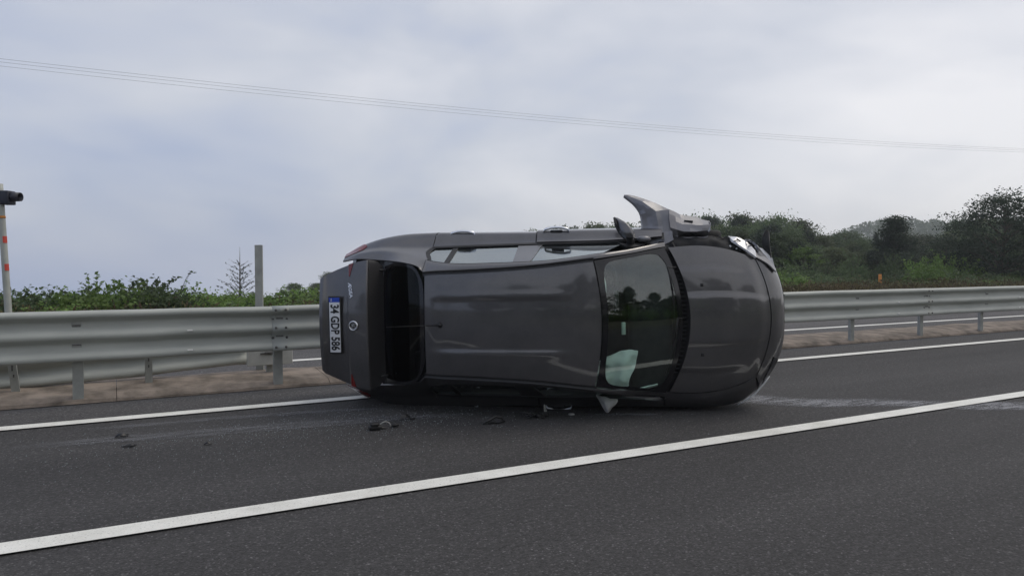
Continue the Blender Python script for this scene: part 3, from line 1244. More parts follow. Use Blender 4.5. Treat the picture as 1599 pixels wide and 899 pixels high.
for sd in (1, -1):
    # cant rail with A pillar, body above the side glass
    flank('roof_side_rail', (1.06, -1.20, 0.05, 1.0, 70, 7), side=sd)
    # rear quarter: C pillar and rear wing
    q_in = (lambda v: -1.205 if v < 1 else (glass_tip(v) - 0.022 if v < 2 else -1.204 + 0.02 * (v - 2)))
    flank('rear_quarter', (q_in, -2.15, 0.05, 5.0, 34, 44), side=sd, keep=not_arch)
    # B pillar and quarter strut
    flank('door_pillar', (bp_front, bp_rear, 1.03, 1.97, 8, 10), side=sd, off=-0.003)
    flank('quarter_pillar', (lambda v: q_front(v) + 0.022, lambda v: q_front(v) - 0.022, 1.03, 1.97, 5, 10), 'black_trim', side=sd, off=-0.003)
    # window surround: black strips along belt and rail
    m = MB()
    flank('x', (0.80, -1.19, 0.985, 1.03, 60, 3), side=sd, mb=m, off=0.001, skirt=0.012)
    flank('x', (0.86, -1.19, 1.94, 2.09, 60, 4), side=sd, mb=m, off=0.004, skirt=0.016)
    flank('x', (lambda v: glass_tip(v) + 0.03, lambda v: glass_tip(v) - 0.02, 1.03, 1.97, 4, 14), side=sd, mb=m, off=0.001)
    m.build('window_seal', 'black_trim', car)
    # doors
    push = 0.016 if sd > 0 else 0.0
    fd = flank('front_door', (1.035, -0.172, 2.03, 4.98, 46, 34), side=sd, push=sd * push)
    rdo = flank('rear_door', (-0.186, lambda v: -1.197 + 0.02 * (v - 2), 2.03, 4.98, 42, 34), side=sd, keep=not_arch)
    # glass, set inside the surround
    flank('door_glass', (a_front, lambda v: bp_front(v) + 0.0, 1.03, 1.96, 22, 8), 'side_glass', fd, side=sd, off=-0.010, skirt=0)
    flank('door_glass', (lambda v: bp_rear(v) - 0.0, lambda v: q_front(v) + 0.02, 1.03, 1.96, 22, 8), 'side_glass', rdo, side=sd, off=-0.010, skirt=0)
    flank('quarter_glass', (lambda v: q_front(v) - 0.02, glass_tip, 1.03, 1.96, 10, 8), 'side_glass', side=sd, off=-0.010, skirt=0)
    # chrome handles
    for xh, dr, pu in ((0.02, fd, push), (-0.925, rdo, 0.0)):
        m = MB()
        hy, hz = 0.872 + pu, 0.875
        prof = [(-0.128, -0.012), (-0.112, 0.010), (-0.075, 0.017), (-0.055, 0.024), (0.0, 0.026), (0.055, 0.024), (0.075, 0.017), (0.112, 0.010), (0.128, -0.012)]
        rows = []
        for (dx, dy) in prof:
            wv = 0.019 + 0.007 * (abs(dx) / 0.125) ** 2
            rows.append([(xh + dx, sd * (hy + dy - 0.006), hz - wv), (xh + dx, sd * (hy + dy + 0.010), hz - wv * 0.5), (xh + dx, sd * (hy + dy + 0.010), hz + wv * 0.4),
                         (xh + dx, sd * (hy + dy - 0.006), hz + wv), (xh + dx, sd * (hy + dy - 0.017), hz + wv * 0.5)])
        vs = [p for r_ in rows for p in r_]
        fs = [(i * 5 + j, (i + 1) * 5 + j, (i + 1) * 5 + (j + 1) % 5, i * 5 + (j + 1) % 5) for i in range(len(rows) - 1) for j in range(5)]
        fs += [tuple(range(5)), tuple(range((len(rows) - 1) * 5, len(rows) * 5))]
        m.add(vs, fs)
        m.box((xh, sd * (hy - 0.016), hz), (0.12, 0.03, 0.036), 1, bev=0.008)
        m.build('door_handle', ['chrome', 'black_trim'], dr)
    # dark door shut seals just under the surface
    for xx in (1.045, -0.179, -1.208):
        m = MB()
        P = spatch(xx + 0.012, xx - 0.012, 1.9, 4.98, 3, 30)
        surf(mirror(P) if sd < 0 else P, (xx, 0, 0.55), 0, 0, m, -0.012)
        m.build('door_seal', 'black_trim', car)
    # sill
    P = spatch(1.05, -0.95, 4.9, 5.0, 30, 3)
    P = np.concatenate([P, P[:, -1:, :] * np.array([1, 0.93, 1]) + np.array([0, 0, -0.05])], 1)
    surf(mirror(P) if sd < 0 else P, (0, 0, 0.6), 0.0).build('sill', 'black_trim', car)
    # tail lamp on the rear wing
    m = MB()
    P = spatch(lambda v: -1.90 - 0.13 * abs(v - 2.45) ** 1.3, -2.155, 1.6, 3.15, 16, 14)
    surf(mirror(P) if sd < 0 else P, (-1.6, 0, 0.6), 0.02, 0, m, 0.006)
    m.build('tail_light', 'tail_red', car)

# right front wing (still on), left one torn off
fw = flank('front_wing', (1.915, 1.05, 0.04, 5.0, 34, 40), side=-1, keep=not_arch)

# inner wing, exposed where the left front wing is gone
m = MB()
P = spatch(1.90, 1.06, 0.02, 3.2, 26, 18)
nrm = P - np.array([1.45, 0, 0.6])
P = P - 0.075 * nrm / np.linalg.norm(nrm, axis=2, keepdims=True)
for i in range(P.shape[0]):
    for j in range(2, P.shape[1]):
        P[i, j] += np.array(mnoise.noise_vector(Vector(P[i, j]) * 9)) * 0.035
surf(P, (1.45, 0, 0.5), 0.03, 0, m)
m.build('inner_wing', 'dark_inside', car)
m = MB()
for q in range(46):
    x = random.uniform(1.12, 1.88)
    y = random.uniform(0.60, 0.735)
    z = random.uniform(0.56, 0.78) - 0.12 * (x - 1.4)
    sx = [random.uniform(0.015, 0.08) for _ in range(3)]
    m.box((x, y, z), sx, random.choice((0, 0, 1, 1, 2)), bev=0.003, seg=1,
          rot=Matrix.Rotation(random.uniform(-1, 1), 3, 'X') @ Matrix.Rotation(random.uniform(-1, 1), 3, 'Y') @ Matrix.Rotation(random.uniform(-1, 1), 3, 'Z'))
for q in range(9):
    x = random.uniform(1.2, 1.85)
    pts = [(x + random.uniform(-.12, .12), 0.66 + 0.04 * a + random.uniform(-.03, .03), 0.72 + random.uniform(-.06, .06)) for a in range(4)]
    m.tube(pts, 0.006, 5, 0)
m.build('exposed_engine_parts', ['debris_black', 'engine_grey', 'lamp_silver_skyglint'], car)
m = MB()
m.slab([(1.551, .80, .70), (1.563, .664, .75), (1.60, .664, .75), (1.592, .74, .70), (1.575, .745, .70)], (0, 0, -0.012))
m.tube([(1.60, .70, .73), (1.63, .735, .72), (1.655, .72, .72), (1.68, .67, .74)], 0.006, 6)
m.build('torn_bracket', 'engine_grey', car)


# torn wing: crumpled sheet standing up from the bonnet corner
def quad_strips(cols, sub=6):
    """cols: list of curves (each list of 3D points, same length) -> smooth grid"""
    A = np.array(cols, float)              # (nc, np, 3)
    nc, npt, _ = A.shape
    u = np.linspace(0, nc - 1, (nc - 1) * sub + 1)
    v = np.linspace(0, npt - 1, (npt - 1) * sub + 1)
    T = np.stack([[pchip(A[:, j, c], u) for j in range(npt)] for c in range(3)], -1)   # (npt, nu, 3)
    G = np.stack([[pchip(T[:, i, c], v) for i in range(len(u))] for c in range(3)], -1)  # (nu, nv, 3)
    return G


JAG = random.Random(3)
FL = [(0.685, 1.223, 0.700), (0.790, 1.128, 0.740), (0.845, 1.031, 0.760), (0.861, 0.904, 0.780), (0.883, 0.733, 0.840)]
FM = [(0.704, 1.230, 0.690), (0.858, 1.150, 0.760), (0.985, 1.049, 0.810), (1.008, 0.898, 0.820), (1.028, 0.710, 0.880)]
FR = [(0.723, 1.230, 0.680), (0.916, 1.166, 0.700), (1.110, 1.067, 0.760), (1.131, 0.909, 0.800), (1.144, 0.757, 0.860)]
GT = [(1.116, 1.067, 0.760), (1.226, 1.021, 0.660), (1.390, 0.993, 0.620), (1.502, 0.941, 0.600)]
GM = [(1.112, 0.970, 0.820), (1.242, 0.919, 0.780), (1.377, 0.904, 0.760), (1.496, 0.903, 0.720)]
GN = [(1.122, 0.882, 0.840), (1.250, 0.843, 0.820), (1.373, 0.841, 0.800), (1.475, 0.859, 0.740)]
GB = [(1.142, 0.784, 0.800), (1.270, 0.800, 0.690), (1.395, 0.796, 0.670), (1.482, 0.785, 0.650)]
GU = [(1.142, 0.770, 0.72), (1.270, 0.85, 0.60), (1.395, 0.85, 0.58), (1.482, 0.83, 0.57)]


def facet_strips(cols, sub=3):
    """like quad_strips but with straight runs between the given points, so that folds stay sharp"""
    A = np.array(cols, float)
    nc, npt, _ = A.shape
    u = np.linspace(0, nc - 1, (nc - 1) * sub + 1)
    v = np.linspace(0, npt - 1, (npt - 1) * sub + 1)
    T = np.stack([[np.interp(u, np.arange(nc), A[:, j, c]) for j in range(npt)] for c in range(3)], -1)
    return np.stack([[np.interp(v, np.arange(npt), T[:, i, c]) for i in range(len(u))] for c in range(3)], -1)


def crumple(G, a, f, sd):
    G = G.copy()
    for i in range(G.shape[0]):
        for j in range(G.shape[1]):
            p = Vector(G[i, j]) * f + Vector((sd, 0, 0))
            nv_ = mnoise.noise_vector(p)
            G[i, j, 2] += a * nv_[0]
            G[i, j, 1] += 0.35 * a * nv_[1]
            # sharp fold lines
            G[i, j, 2] += 0.5 * a * abs(mnoise.noise(p * 1.7))
    return G


m = MB()
GW = crumple(facet_strips([FL, FM, FR], 3), 0.022, 11, 1)
for i in range(GW.shape[1]):
    GW[0, i, :2] += (JAG.uniform(-.010, .006), JAG.uniform(-.008, .008))
    GW[-1, i, :2] += (JAG.uniform(-.004, .010), JAG.uniform(-.008, .008))
surf(GW, (1.0, 0.9, 0.0), 0.004, 0, m)
# rolled-back tip edge
surf(crumple(quad_strips([FL, [(p[0] - 0.012, p[1] - 0.02, p[2] - 0.05) for p in FL]], 4), 0.004, 9, 2), (1.2, 0.9, 0.3), 0.006, 0, m)
tw = m.build('torn_front_wing', 'skylit_paint', car)
tw.data.set_sharp_from_angle(angle=R(12))
tw['label'] = 'torn front wing peeled up and crumpled'
m = MB()
GW = crumple(facet_strips([GT, GM, GN, GB, GU], 2), 0.024, 13, 5)
for i in range(GW.shape[0]):
    GW[i, -1, :2] += (JAG.uniform(-.012, .016), JAG.uniform(-.010, .010))
surf(GW, (1.3, 0.9, 0.5), 0.004, 0, m)
m.slab([(1.500, .950, .60), (1.518, .93, .68), (1.508, .85, .75), (1.484, .80, .68), (1.490, .87, .60)], (-0.006, 0, 0.0))
for jx, jy, jz in ((1.15, .80, .79), (1.21, .785, .76), (1.44, .79, .72)):
    m.slab([(jx, jy, jz), (jx + .05, jy + .012, jz - .01), (jx + .035, jy - .035, jz + .02), (jx + .012, jy - .02, jz + .012)], (0, 0, -0.004))
m.tube([(1.14, .79, .80), (1.27, .785, .77), (1.40, .785, .75), (1.51, .78, .72)], 0.006, 6)
fp = m.build('folded_wing_panel', 'skylit_paint', tw)
fp.data.set_sharp_from_angle(angle=R(12))
m = MB()
m.box((1.30, 0.945, 0.742), (0.085, 0.020, 0.02), 0, bev=0.006, rot=Matrix.Rotation(-0.1, 3, 'Z'))
m.build('indicator_slot', 'black_trim', tw)

# mirror
m = MB()
G = quad_strips([
    [(0.585, 0.975, 1.02), (0.605, 0.90, 1.03), (0.640, 0.83, 1.03), (0.680, 0.785, 1.02)],
    [(0.600, 0.985, 1.06), (0.640, 0.93, 1.10), (0.680, 0.85, 1.10), (0.715, 0.785, 1.06)],
    [(0.625, 0.980, 1.06), (0.700, 0.925, 1.11), (0.745, 0.85, 1.10), (0.765, 0.785, 1.06)],
    [(0.640, 0.965, 1.01), (0.735, 0.90, 1.01), (0.780, 0.83, 1.00), (0.785, 0.785, 1.00)],
    [(0.620, 0.965, 0.95), (0.690, 0.90, 0.93), (0.735, 0.83, 0.93), (0.760, 0.785, 0.95)],
    [(0.590, 0.970, 0.97), (0.620, 0.90, 0.95), (0.660, 0.83, 0.95), (0.70, 0.785, 0.97)],
    [(0.585, 0.975, 1.02), (0.605, 0.90, 1.03), (0.640, 0.83, 1.03), (0.680, 0.785, 1.02)]], 4)
G[..., 2] += (0.88 - G[..., 1]) * 0.55
surf(G, (0.68, 0.87, 1.02), 0.0, 0, m)
mir = m.build('door_mirror', 'car_paint', car)
m = MB()
G2 = np.array(G)
edge = [tuple(p) for p in np.array(quad_strips([
    [(0.582, 0.978, 0.985), (0.600, 0.90, 0.965), (0.640, 0.83, 0.965), (0.690, 0.78, 0.985)],
    [(0.580, 0.978, 1.02), (0.598, 0.90, 1.03), (0.634, 0.83, 1.03), (0.676, 0.78, 1.02)],
    [(0.590, 0.985, 1.055), (0.625, 0.93, 1.09), (0.665, 0.85, 1.09), (0.705, 0.78, 1.05)]], 3)).reshape(-1, 3)]
surf(quad_strips([
    [(0.582, 0.980, 0.985), (0.600, 0.90, 0.965), (0.640, 0.83, 0.965), (0.690, 0.78, 0.985)],
    [(0.578, 0.980, 1.02), (0.594, 0.90, 1.03), (0.630, 0.83, 1.03), (0.672, 0.78, 1.02)],
    [(0.584, 0.985, 1.045), (0.606, 0.92, 1.065), (0.643, 0.845, 1.065), (0.684, 0.78, 1.035)]], 3), (0.8, 0.87, 1.02), 0.015, 0, m)
m.build('mirror_glass_edge', 'black_trim', mir)
m = MB()
m.tube([(0.72, 0.80, 1.01), (0.735, 0.775, 1.0), (0.74, 0.745, 0.985), (0.735, 0.71, 0.965)], [0.030, 0.034, 0.040, 0.045], 10)
surf(quad_strips([[(0.62, .745, .985), (0.70, .735, 1.0), (0.80, .73, 0.995), (0.88, .735, .97)],
                  [(0.70, .70, 1.07), (0.75, .70, 1.06), (0.81, .705, 1.045), (0.87, .72, 1.0)]], 4), (0.7, 0, 0.6), 0.02, 0, m)
m.build('mirror_foot', 'black_trim', mir)
m = MB()
m.lathe([(0.0, -0.035), (0.035, -0.03), (0.055, 0.0), (0.035, 0.03), (0.0, 0.035)], 14, 0,
        Matrix.Translation((0.865, 0.775, 0.95)) @ Matrix.Diagonal((1.3, 0.9, 1.0, 1)))
m.build('broken_indicator', 'skylit_paint', car)


# --- front bumper, lamps
def bump_fn(rows_y, sgn=1):
    pass


tt = np.linspace(-1, 1, 61)
HX = 2.072 - 0.145 * tt**2
HYw = 0.585
rows = []
hx, hy, hz = hood_fn(np.zeros_like(tt), tt)
n3 = np.abs(tt)
rows.append(np.stack([hx + 0.010, hy, hz - 0.001], -1))
rows.append(np.stack([hx + 0.060 - 0.012 * n3**2, tt * 0.645, hz - 0.035 - 0.005 * n3], -1))
rows.append(np.stack([2.170 - 0.215 * n3**2.4, tt * 0.70, 0.675 - 0.012 * n3**2], -1))
rows.append(np.stack([2.222 - 0.30 * n3**2.7, tt * 0.745, 0.585 + 0 * tt], -1))
rows.append(np.stack([2.235 - 0.33 * n3**2.8, tt * 0.765, 0.47 + 0 * tt], -1))
rows.append(np.stack([2.215 - 0.34 * n3**2.8, tt * 0.765, 0.33 + 0 * tt], -1))
rows.append(np.stack([2.14 - 0.33 * n3**2.8, tt * 0.75, 0.22 + 0 * tt], -1))
A = np.array(rows)
uu = np.linspace(0, len(rows) - 1, 37)
Bp = np.stack([[pchip(A[:, j, c], uu) for j in range(61)] for c in range(3)], -1).transpose(1, 0, 2)
surf(Bp, (1.4, 0, 0.5), 0.02).build('front_bumper', 'car_paint', car)
m = MB()
for dz in (0.0, 0.045, 0.09):
    P = Bp[26:29, 12:49].copy()
    P[..., 2] += dz
    surf(P, (1.4, 0, 0.5), 0.01, 0, m, 0.006)
m.build('grille', 'black_trim', car)
# right headlamp: slim lens along the lower corner
m = MB()
P = Bp[9:20, 3:14]
surf(P, (1.4, 0, 0.5), 0.012, 0, m, 0.006)
hl = m.build('headlight', 'black_gloss', car)
m = MB()
m.tube([(2.075, -.585, .615), (2.025, -.648, .62), (1.935, -.757, .62), (1.855, -.818, .62), (1.76, -.876, .62)], [0.004, 0.009, 0.010, 0.009, 0.004], 7)
m.build('headlight_trim', 'lamp_silver_skyglint', hl)
# left headlamp smashed out of its seat
L1 = [(1.696, 0.757, 0.660), (1.747, 0.749, 0.680), (1.873, 0.640, 0.720), (1.923, 0.596, 0.700), (1.816, 0.623, 0.700), (1.761, 0.662, 0.660)]
L2 = [(1.825, 0.629, 0.720), (1.911, 0.600, 0.700), (2.037, 0.535, 0.660), (2.116, 0.466, 0.620), (2.061, 0.469, 0.660), (1.932, 0.559, 0.720)]
L3 = [(1.930, 0.690, 0.66), (2.009, 0.668, 0.64), (2.110, 0.570, 0.60), (2.135, 0.480, 0.590), (2.050, 0.560, 0.64), (1.966, 0.633, 0.67)]
m = MB()
surf(crumple(quad_strips([[(1.685, .795, .66), (1.76, .785, .68), (1.85, .735, .70), (1.93, .650, .72)],
                          [(1.715, .752, .75), (1.77, .705, .785), (1.85, .645, .80), (1.93, .582, .78)]], 5), 0.003, 14, 3), (1.7, 0.5, 0.4), 0.02, 0, m)
hb = m.build('smashed_headlight', 'lamp_silver_skyglint', car)  # white base colour stands for sky mirrored in the loose lens
hb['label'] = 'smashed headlight hanging from the torn front corner'
m = MB()
m.box((1.75, 0.650, 0.66), (0.17, 0.07, 0.08), 0, bev=0.015, rot=Matrix.Rotation(-0.55, 3, 'Z'))
for q in range(5):
    m.box((1.66 + 0.03 * q, 0.70 - 0.012 * q + random.uniform(-.01, .01), 0.74), [random.uniform(.015, .04) for _ in range(3)], q % 2, bev=0.003, seg=1,
          rot=Matrix.Rotation(random.uniform(-1, 1), 3, 'Z'))
m.build('lamp_bowl', ['debris_black', 'lamp_silver_skyglint'], hb)
m = MB()
m.slab(L2, (0, 0, -0.012))
surf(quad_strips([[(1.86, .665, .72), (1.96, .625, .70), (2.06, .565, .66), (2.14, .470, .61)],
                  [(1.85, .625, .79), (1.945, .578, .765), (2.045, .518, .735), (2.13, .440, .68)]], 4), (1.6, 0, 0.3), 0.012, 0, m)
m.build('bent_bumper_corner', 'skylit_paint', car)  # body-coloured strip; the light on its upper face is in the paler paint
m = MB()
m.slab(L3, (0, 0.0, -0.012))
m.slab([(1.945, .690, .64), (1.965, .685, .64), (2.03, .625, .61), (2.01, .622, .62)], (0, 0, -0.01))
m.build('broken_lens', 'lamp_silver_skyglint', hb)
m = MB()
surf(quad_strips([[(2.046, .845, .60), (2.020, .785, .60), (2.012, .715, .60), (2.040, .640, .60), (2.075, .555, .60)],
                  [(2.075, .850, .585), (2.075, .795, .60), (2.078, .715, .62), (2.085, .640, .62), (2.100, .545, .60)],
                  [(2.090, .820, .57), (2.092, .780, .57), (2.090, .715, .58), (2.100, .640, .58), (2.115, .545, .57)]], 4), (2.06, 0.7, 0.3), 0.012, 0, m)
m.build('torn_bumper_liner', 'debris_black', car)


# --- rear bumper
n3 = np.abs(tt)
rows = []
rows.append(np.stack([-2.15 + 0.06 * n3**3, tt * 0.69, 0.74 + 0 * tt], -1))
rows.append(np.stack([-2.235 + 0.10 * n3**2.6, tt * 0.735, 0.66 + 0 * tt], -1))
rows.append(np.stack([-2.262 + 0.15 * n3**2.8, tt * 0.76, 0.52 + 0 * tt], -1))
rows.append(np.stack([-2.235 + 0.16 * n3**2.8, tt * 0.76, 0.36 + 0 * tt], -1))
rows.append(np.stack([-2.15 + 0.16 * n3**2.8, tt * 0.73, 0.24 + 0 * tt], -1))
A = np.array(rows)
uu = np.linspace(0, len(rows) - 1, 21)
Rp = np.stack([[pchip(A[:, j, c], uu) for j in range(61)] for c in range(3)], -1).transpose(1, 0, 2)
surf(Rp, (-1.4, 0, 0.5), 0.02).build('rear_bumper', 'car_paint', car)

# --- boot lid, swung open about its hinge below the rear window
HX0, HZ0 = -1.655, 1.135
TH = R(78)


def lid_pt(x, y, z):
    dx, dz = x - HX0, z - HZ0
    return (HX0 + dx * math.cos(TH) + dz * math.sin(TH), y, HZ0 - dx * math.sin(TH) + dz * math.cos(TH))


LID = [(-1.665, 1.130, .560), (-1.80, 1.128, .610), (-1.95, 1.130, .622), (-2.000, 1.137, .622), (-2.012, 1.128, .620), (-2.018, 1.100, .616),
       (-2.030, 1.02, .600), (-2.038, .948, .580), (-2.020, .925, .572), (-2.025, .80, .53), (-2.045, .71, .490), (-2.070, .670, .465), (-2.070, .640, .440)]
LP = np.array(LID)


def lid_grid(u, tpar):
    """u in profile index, t in -1..1; returns rotated points"""
    x = pchip(LP[:, 0], u)
    z = pchip(LP[:, 1], u)
    wdt = pchip(LP[:, 2], u)
    G = np.zeros((len(u), len(tpar), 3))
    for i in range(len(u)):
        for j, t_ in enumerate(tpar):
            k_ = 1.0 if u[i] > 3 else u[i] / 3
            G[i, j] = lid_pt(x[i] + 0.055 * t_**2 * k_, wdt[i] * t_, z[i] - 0.018 * t_**2)
    return G


m = MB()
G = lid_grid(np.linspace(0, 12, 73), np.linspace(-1, 1, 45))
lc = lid_pt(-1.6, 0, 0.7)
surf(G, lc, 0.03, 0, m)
lid = m.build('boot_lid', 'car_paint', car)
m = MB()
Gi = lid_grid(np.linspace(0.3, 11.6, 40), np.linspace(-0.96, 0.96, 25))
Gi = Gi + 0.035 * (np.array(lc) - Gi) / np.linalg.norm(np.array(lc) - Gi, axis=2, keepdims=True)
surf(Gi, tuple(2 * Gi.mean(axis=(0, 1)) - np.array(lc)), 0.0, 0, m)
m.build('lid_lining', 'skylit_paint', lid)  # painted paler than the body to lighten its reflection in the rear window
# lid lamps
for sd in (1, -1):
    tp = np.linspace(0.80, 1.0, 9)
    Gd = np.zeros((14, 9, 3))
    for j, t_ in enumerate(tp):
        f = (t_ - 0.80) / 0.20
        us = np.linspace(6.72 - 0.45 * f, 6.86 + 0.14 * f, 14)
        Gd[:, j] = lid_grid(us, [sd * t_])[:, 0]
    m = MB()
    surf(Gd, lc, 0.015, 0, m, 0.006)
    m.build('tail_light', 'tail_red', lid)


def on_lid(u, y):
    """matrix of a frame on the lid: X to the car's right, Y up the closed lid, Z out of it"""
    e = 0.05
    wd = float(pchip(LP[:, 2], np.array([u]))[0])
    p0 = Vector(lid_grid(np.array([u]), [y / wd])[0, 0])
    pa = Vector(lid_grid(np.array([u - e]), [y / wd])[0, 0])
    pb = Vector(lid_grid(np.array([u + e]), [y / wd])[0, 0])
    pc = Vector(lid_grid(np.array([u]), [(y - 0.02) / wd])[0, 0])
    Y = (pa - pb).normalized()
    X = (pc - p0)
    X = (X - Y * X.dot(Y)).normalized()
    Z = X.cross(Y)
    return Matrix(((X.x, Y.x, Z.x, p0.x), (X.y, Y.y, Z.y, p0.y), (X.z, Y.z, Z.z, p0.z), (0, 0, 0, 1)))


# number plate
MP = on_lid(9.02, 0.005) @ Matrix.Translation((0, 0, 0.020))
m = MB()
m.box((0, 0, -0.006), (0.552, 0.136, 0.012), 2, MP, bev=0.005)
m.box((0, 0, 0.001), (0.524, 0.112, 0.006), 0, MP, bev=0.002)
m.box((-0.240, 0, 0.0015), (0.044, 0.112, 0.008), 1, MP)
vs, fs = text_geo("34 GDP 586", 0.122, 0.0015, 0.0032, 0.715)
m.add(vs, fs, 2, False, MP @ Matrix.Translation((0.022, 0, 0.0055)))
vs, fs = text_geo("TR", 0.026, 0.001, 0.0, 1.0)
m.add(vs, fs, 0, False, MP @ Matrix.Translation((-0.240, -0.034, 0.0062)))
pl = m.build('number_plate', ['plate_white', 'plate_blue', 'plate_ink'], lid)
# recess step above the plate
# badge
MBD = on_lid(6.25, 0.0) @ Matrix.Translation((0, 0, 0.008))
m = MB()
RX = MBD @ Matrix.Rotation(R(-90), 4, 'X')
m.lathe([(0.034, 0.0), (0.034, -0.006), (0.040, -0.010), (0.047, -0.006), (0.048, 0.004)], 32, 0, RX)
m.lathe([(0.0, -0.003), (0.034, -0.003), (0.035, 0.002)], 28, 1, RX)
vs, fs = text_geo("FIAT", 0.040, 0.0015, 0.0002, 0.62)
vs = [(x_, y_ * 1.5, z_) for x_, y_, z_ in vs]
m.add(vs, fs, 0, False, MBD @ Matrix.Translation((0, 0, 0.004)))
m.build('badge', ['chrome', 'tail_badge'] if 'tail_badge' in MATS else ['chrome', 'black_gloss'], lid)
ME = on_lid(6.62, 0.335) @ Matrix.Translation((0, 0, 0.003))
m = MB()
vs, fs = text_geo("\u00c6GEA", 0.046, 0.003, 0.0006, 1.12)
m.add(vs, fs, 0, False, ME)
m.build('badge_lettering', 'chrome', lid)
m2 = MB()
P = np.zeros((5, 25, 3))
for j, t_ in enumerate(np.linspace(-1, 1, 25)):
    for i in range(5):
        f = i / 4
        P[i, j] = (-1.60 - 0.14 * f, t_ * (0.655 + 0.01 * f), 1.165 - 0.075 * f - 0.03 * t_ * t_ - 0.02)
surf(P, (-1.6, 0, 0.6), 0.03, 0, m2)
m2.build('boot_gutter', 'black_trim', car)
# hinge arms
for y in (0.52, -0.52):
    m = MB()
    a = Vector(lid_pt(-1.75, y, 1.10))
    m.tube([(-1.62, y, 0.98), (-1.60, y, 1.08), (-1.66, y, 1.16), tuple(a)], 0.012, 6)
    m.build('lid_hinge', 'black_trim', lid)

# --- inside: dark cell, boot, floor, engine block
m = MB()
m.box((-0.35, 0, 0.25), (2.9, 1.60, 0.06), 0)
m.box((1.03, 0, 0.60), (0.05, 1.50, 0.66), 0)
m.box((-1.95, 0, 0.30), (0.36, 1.30, 0.06), 0)
m.box((-1.72, 0, 0.62), (0.03, 1.20, 0.60), 0)
m.box((-1.47, 0, 0.985), (0.44, 1.22, 0.03), 0, bev=0.01)
m.build('floor', 'dark_inside', car)
m = MB()
m.box((1.46, 0, 0.50), (0.74, 1.00, 0.44), 0, bev=0.05)
m.box((1.42, 0.1, 0.74), (0.36, 0.5, 0.06), 0, bev=0.02)
m.build('engine', 'dark_inside', car)
m = MB()
m.box((0.0, 0, 0.20), (4.0, 1.45, 0.05), 0, bev=0.01)
m.tube([(1.0, 0.1, 0.16), (0.0, 0.15, 0.15), (-1.2, 0.2, 0.16), (-2.1, 0.45, 0.2)], 0.035, 8, 0)
m.build('underbody', 'dark_inside', car)
m = MB()
m.box((0.92, 0, 0.84), (0.42, 1.36, 0.20), 0, bev=0.05)
m.box((0.74, 0.36, 0.90), (0.16, 0.42, 0.12), 0, bev=0.04)
m.build('dashboard', 'dark_inside', car)
for sd in (1, -1):
    m = MB()
    m.box((0.05, 0.37 * sd, 0.50), (0.52, 0.50, 0.16), 0, bev=0.06)
    m.box((-0.24, 0.37 * sd, 0.82), (0.14, 0.48, 0.60), 0, bev=0.06, rot=Matrix.Rotation(R(-16), 3, 'Y'))
    m.box((-0.35, 0.37 * sd, 1.20), (0.09, 0.26, 0.18), 0, bev=0.04, rot=Matrix.Rotation(R(-12), 3, 'Y'))
    m.build('front_seat', 'seat_cloth', car)
m = MB()
m.box((-0.85, 0, 0.50), (0.5, 1.30, 0.16), 0, bev=0.06)
m.box((-1.22, 0, 0.80), (0.14, 1.30, 0.56), 0, bev=0.06, rot=Matrix.Rotation(R(-22), 3, 'Y'))
for y in (-0.4, 0.4):
    m.box((-1.33, y, 1.08), (0.08, 0.24, 0.14), 0, bev=0.035, rot=Matrix.Rotation(R(-15), 3, 'Y'))
m.build('rear_seat', 'seat_cloth', car)
m = MB()
MS = Matrix.Translation((0.52, 0.37, 0.92)) @ Matrix.Rotation(R(-62), 4, 'Y')
ring = [(0.18 * math.cos(a * math.pi / 14), 0.18 * math.sin(a * math.pi / 14), 0) for a in range(29)]
m.tube(ring, 0.014, 8, 0, False, MS)
m.box((0, 0, -0.01), (0.12, 0.10, 0.05), 0, MS, bev=0.02)
for a in (0, 2.2, -2.2):
    m.tube([(0, 0, 0), (0.17 * math.cos(a), 0.17 * math.sin(a), 0)], 0.014, 6, 0, True, MS)
m.build('steering_wheel', 'black_trim', car)
# deployed passenger airbag pressed up behind the glass
G = quad_strips([
    [(0.44, -0.40, 1.00), (0.50, -0.36, 1.0), (0.62, -0.31, 1.0), (0.70, -0.30, 0.98)],
    [(0.42, -0.44, 1.14), (0.48, -0.36, 1.16), (0.62, -0.28, 1.14), (0.74, -0.28, 1.06)],
    [(0.42, -0.50, 1.18), (0.47, -0.44, 1.20), (0.62, -0.40, 1.18), (0.72, -0.42, 1.08)],
    [(0.41, -0.57, 1.18), (0.46, -0.55, 1.20), (0.58, -0.54, 1.18), (0.68, -0.54, 1.10)],
    [(0.44, -0.63, 1.10), (0.47, -0.63, 1.12), (0.57, -0.64, 1.12), (0.66, -0.63, 1.04)],
    [(0.46, -0.63, 0.96), (0.50, -0.63, 0.96), (0.58, -0.64, 0.96), (0.64, -0.63, 0.94)]], 7)
m = MB()
G = G * np.array([1.30, 1, 1]) - np.array([0.165, 0, 0])
surf(crumple(G, 0.055, 11, 8), (0.55, -0.5, 0.95), 0.02, 0, m)
m.build('airbag', 'airbag_cloth', car)
m = MB()
surf(crumple(quad_strips([[(0.50, -0.605, 1.20), (0.62, -0.628, 1.20), (0.74, -0.640, 1.17), (0.98, -0.610, 1.02)],
                          [(0.50, -0.600, 1.17), (0.62, -0.645, 1.16), (0.76, -0.665, 1.11), (0.98, -0.625, 1.00)]], 6), 0.008, 12, 5), (0.7, 0, 0.9), 0.012, 0, m)
m.build('pillar_strip', 'airbag_cloth', car)  # pale crumpled strip along the right pillar, behind the glass
m = MB()
surf(quad_strips([[(0.448, 0.50, 1.355), (0.475, 0.35, 1.375), (0.492, 0.20, 1.385)], [(0.47, 0.49, 1.34), (0.515, 0.35, 1.352), (0.512, 0.20, 1.372)]], 5),
     (0.3, 0.3, 1.1), 0.01, 0, m)
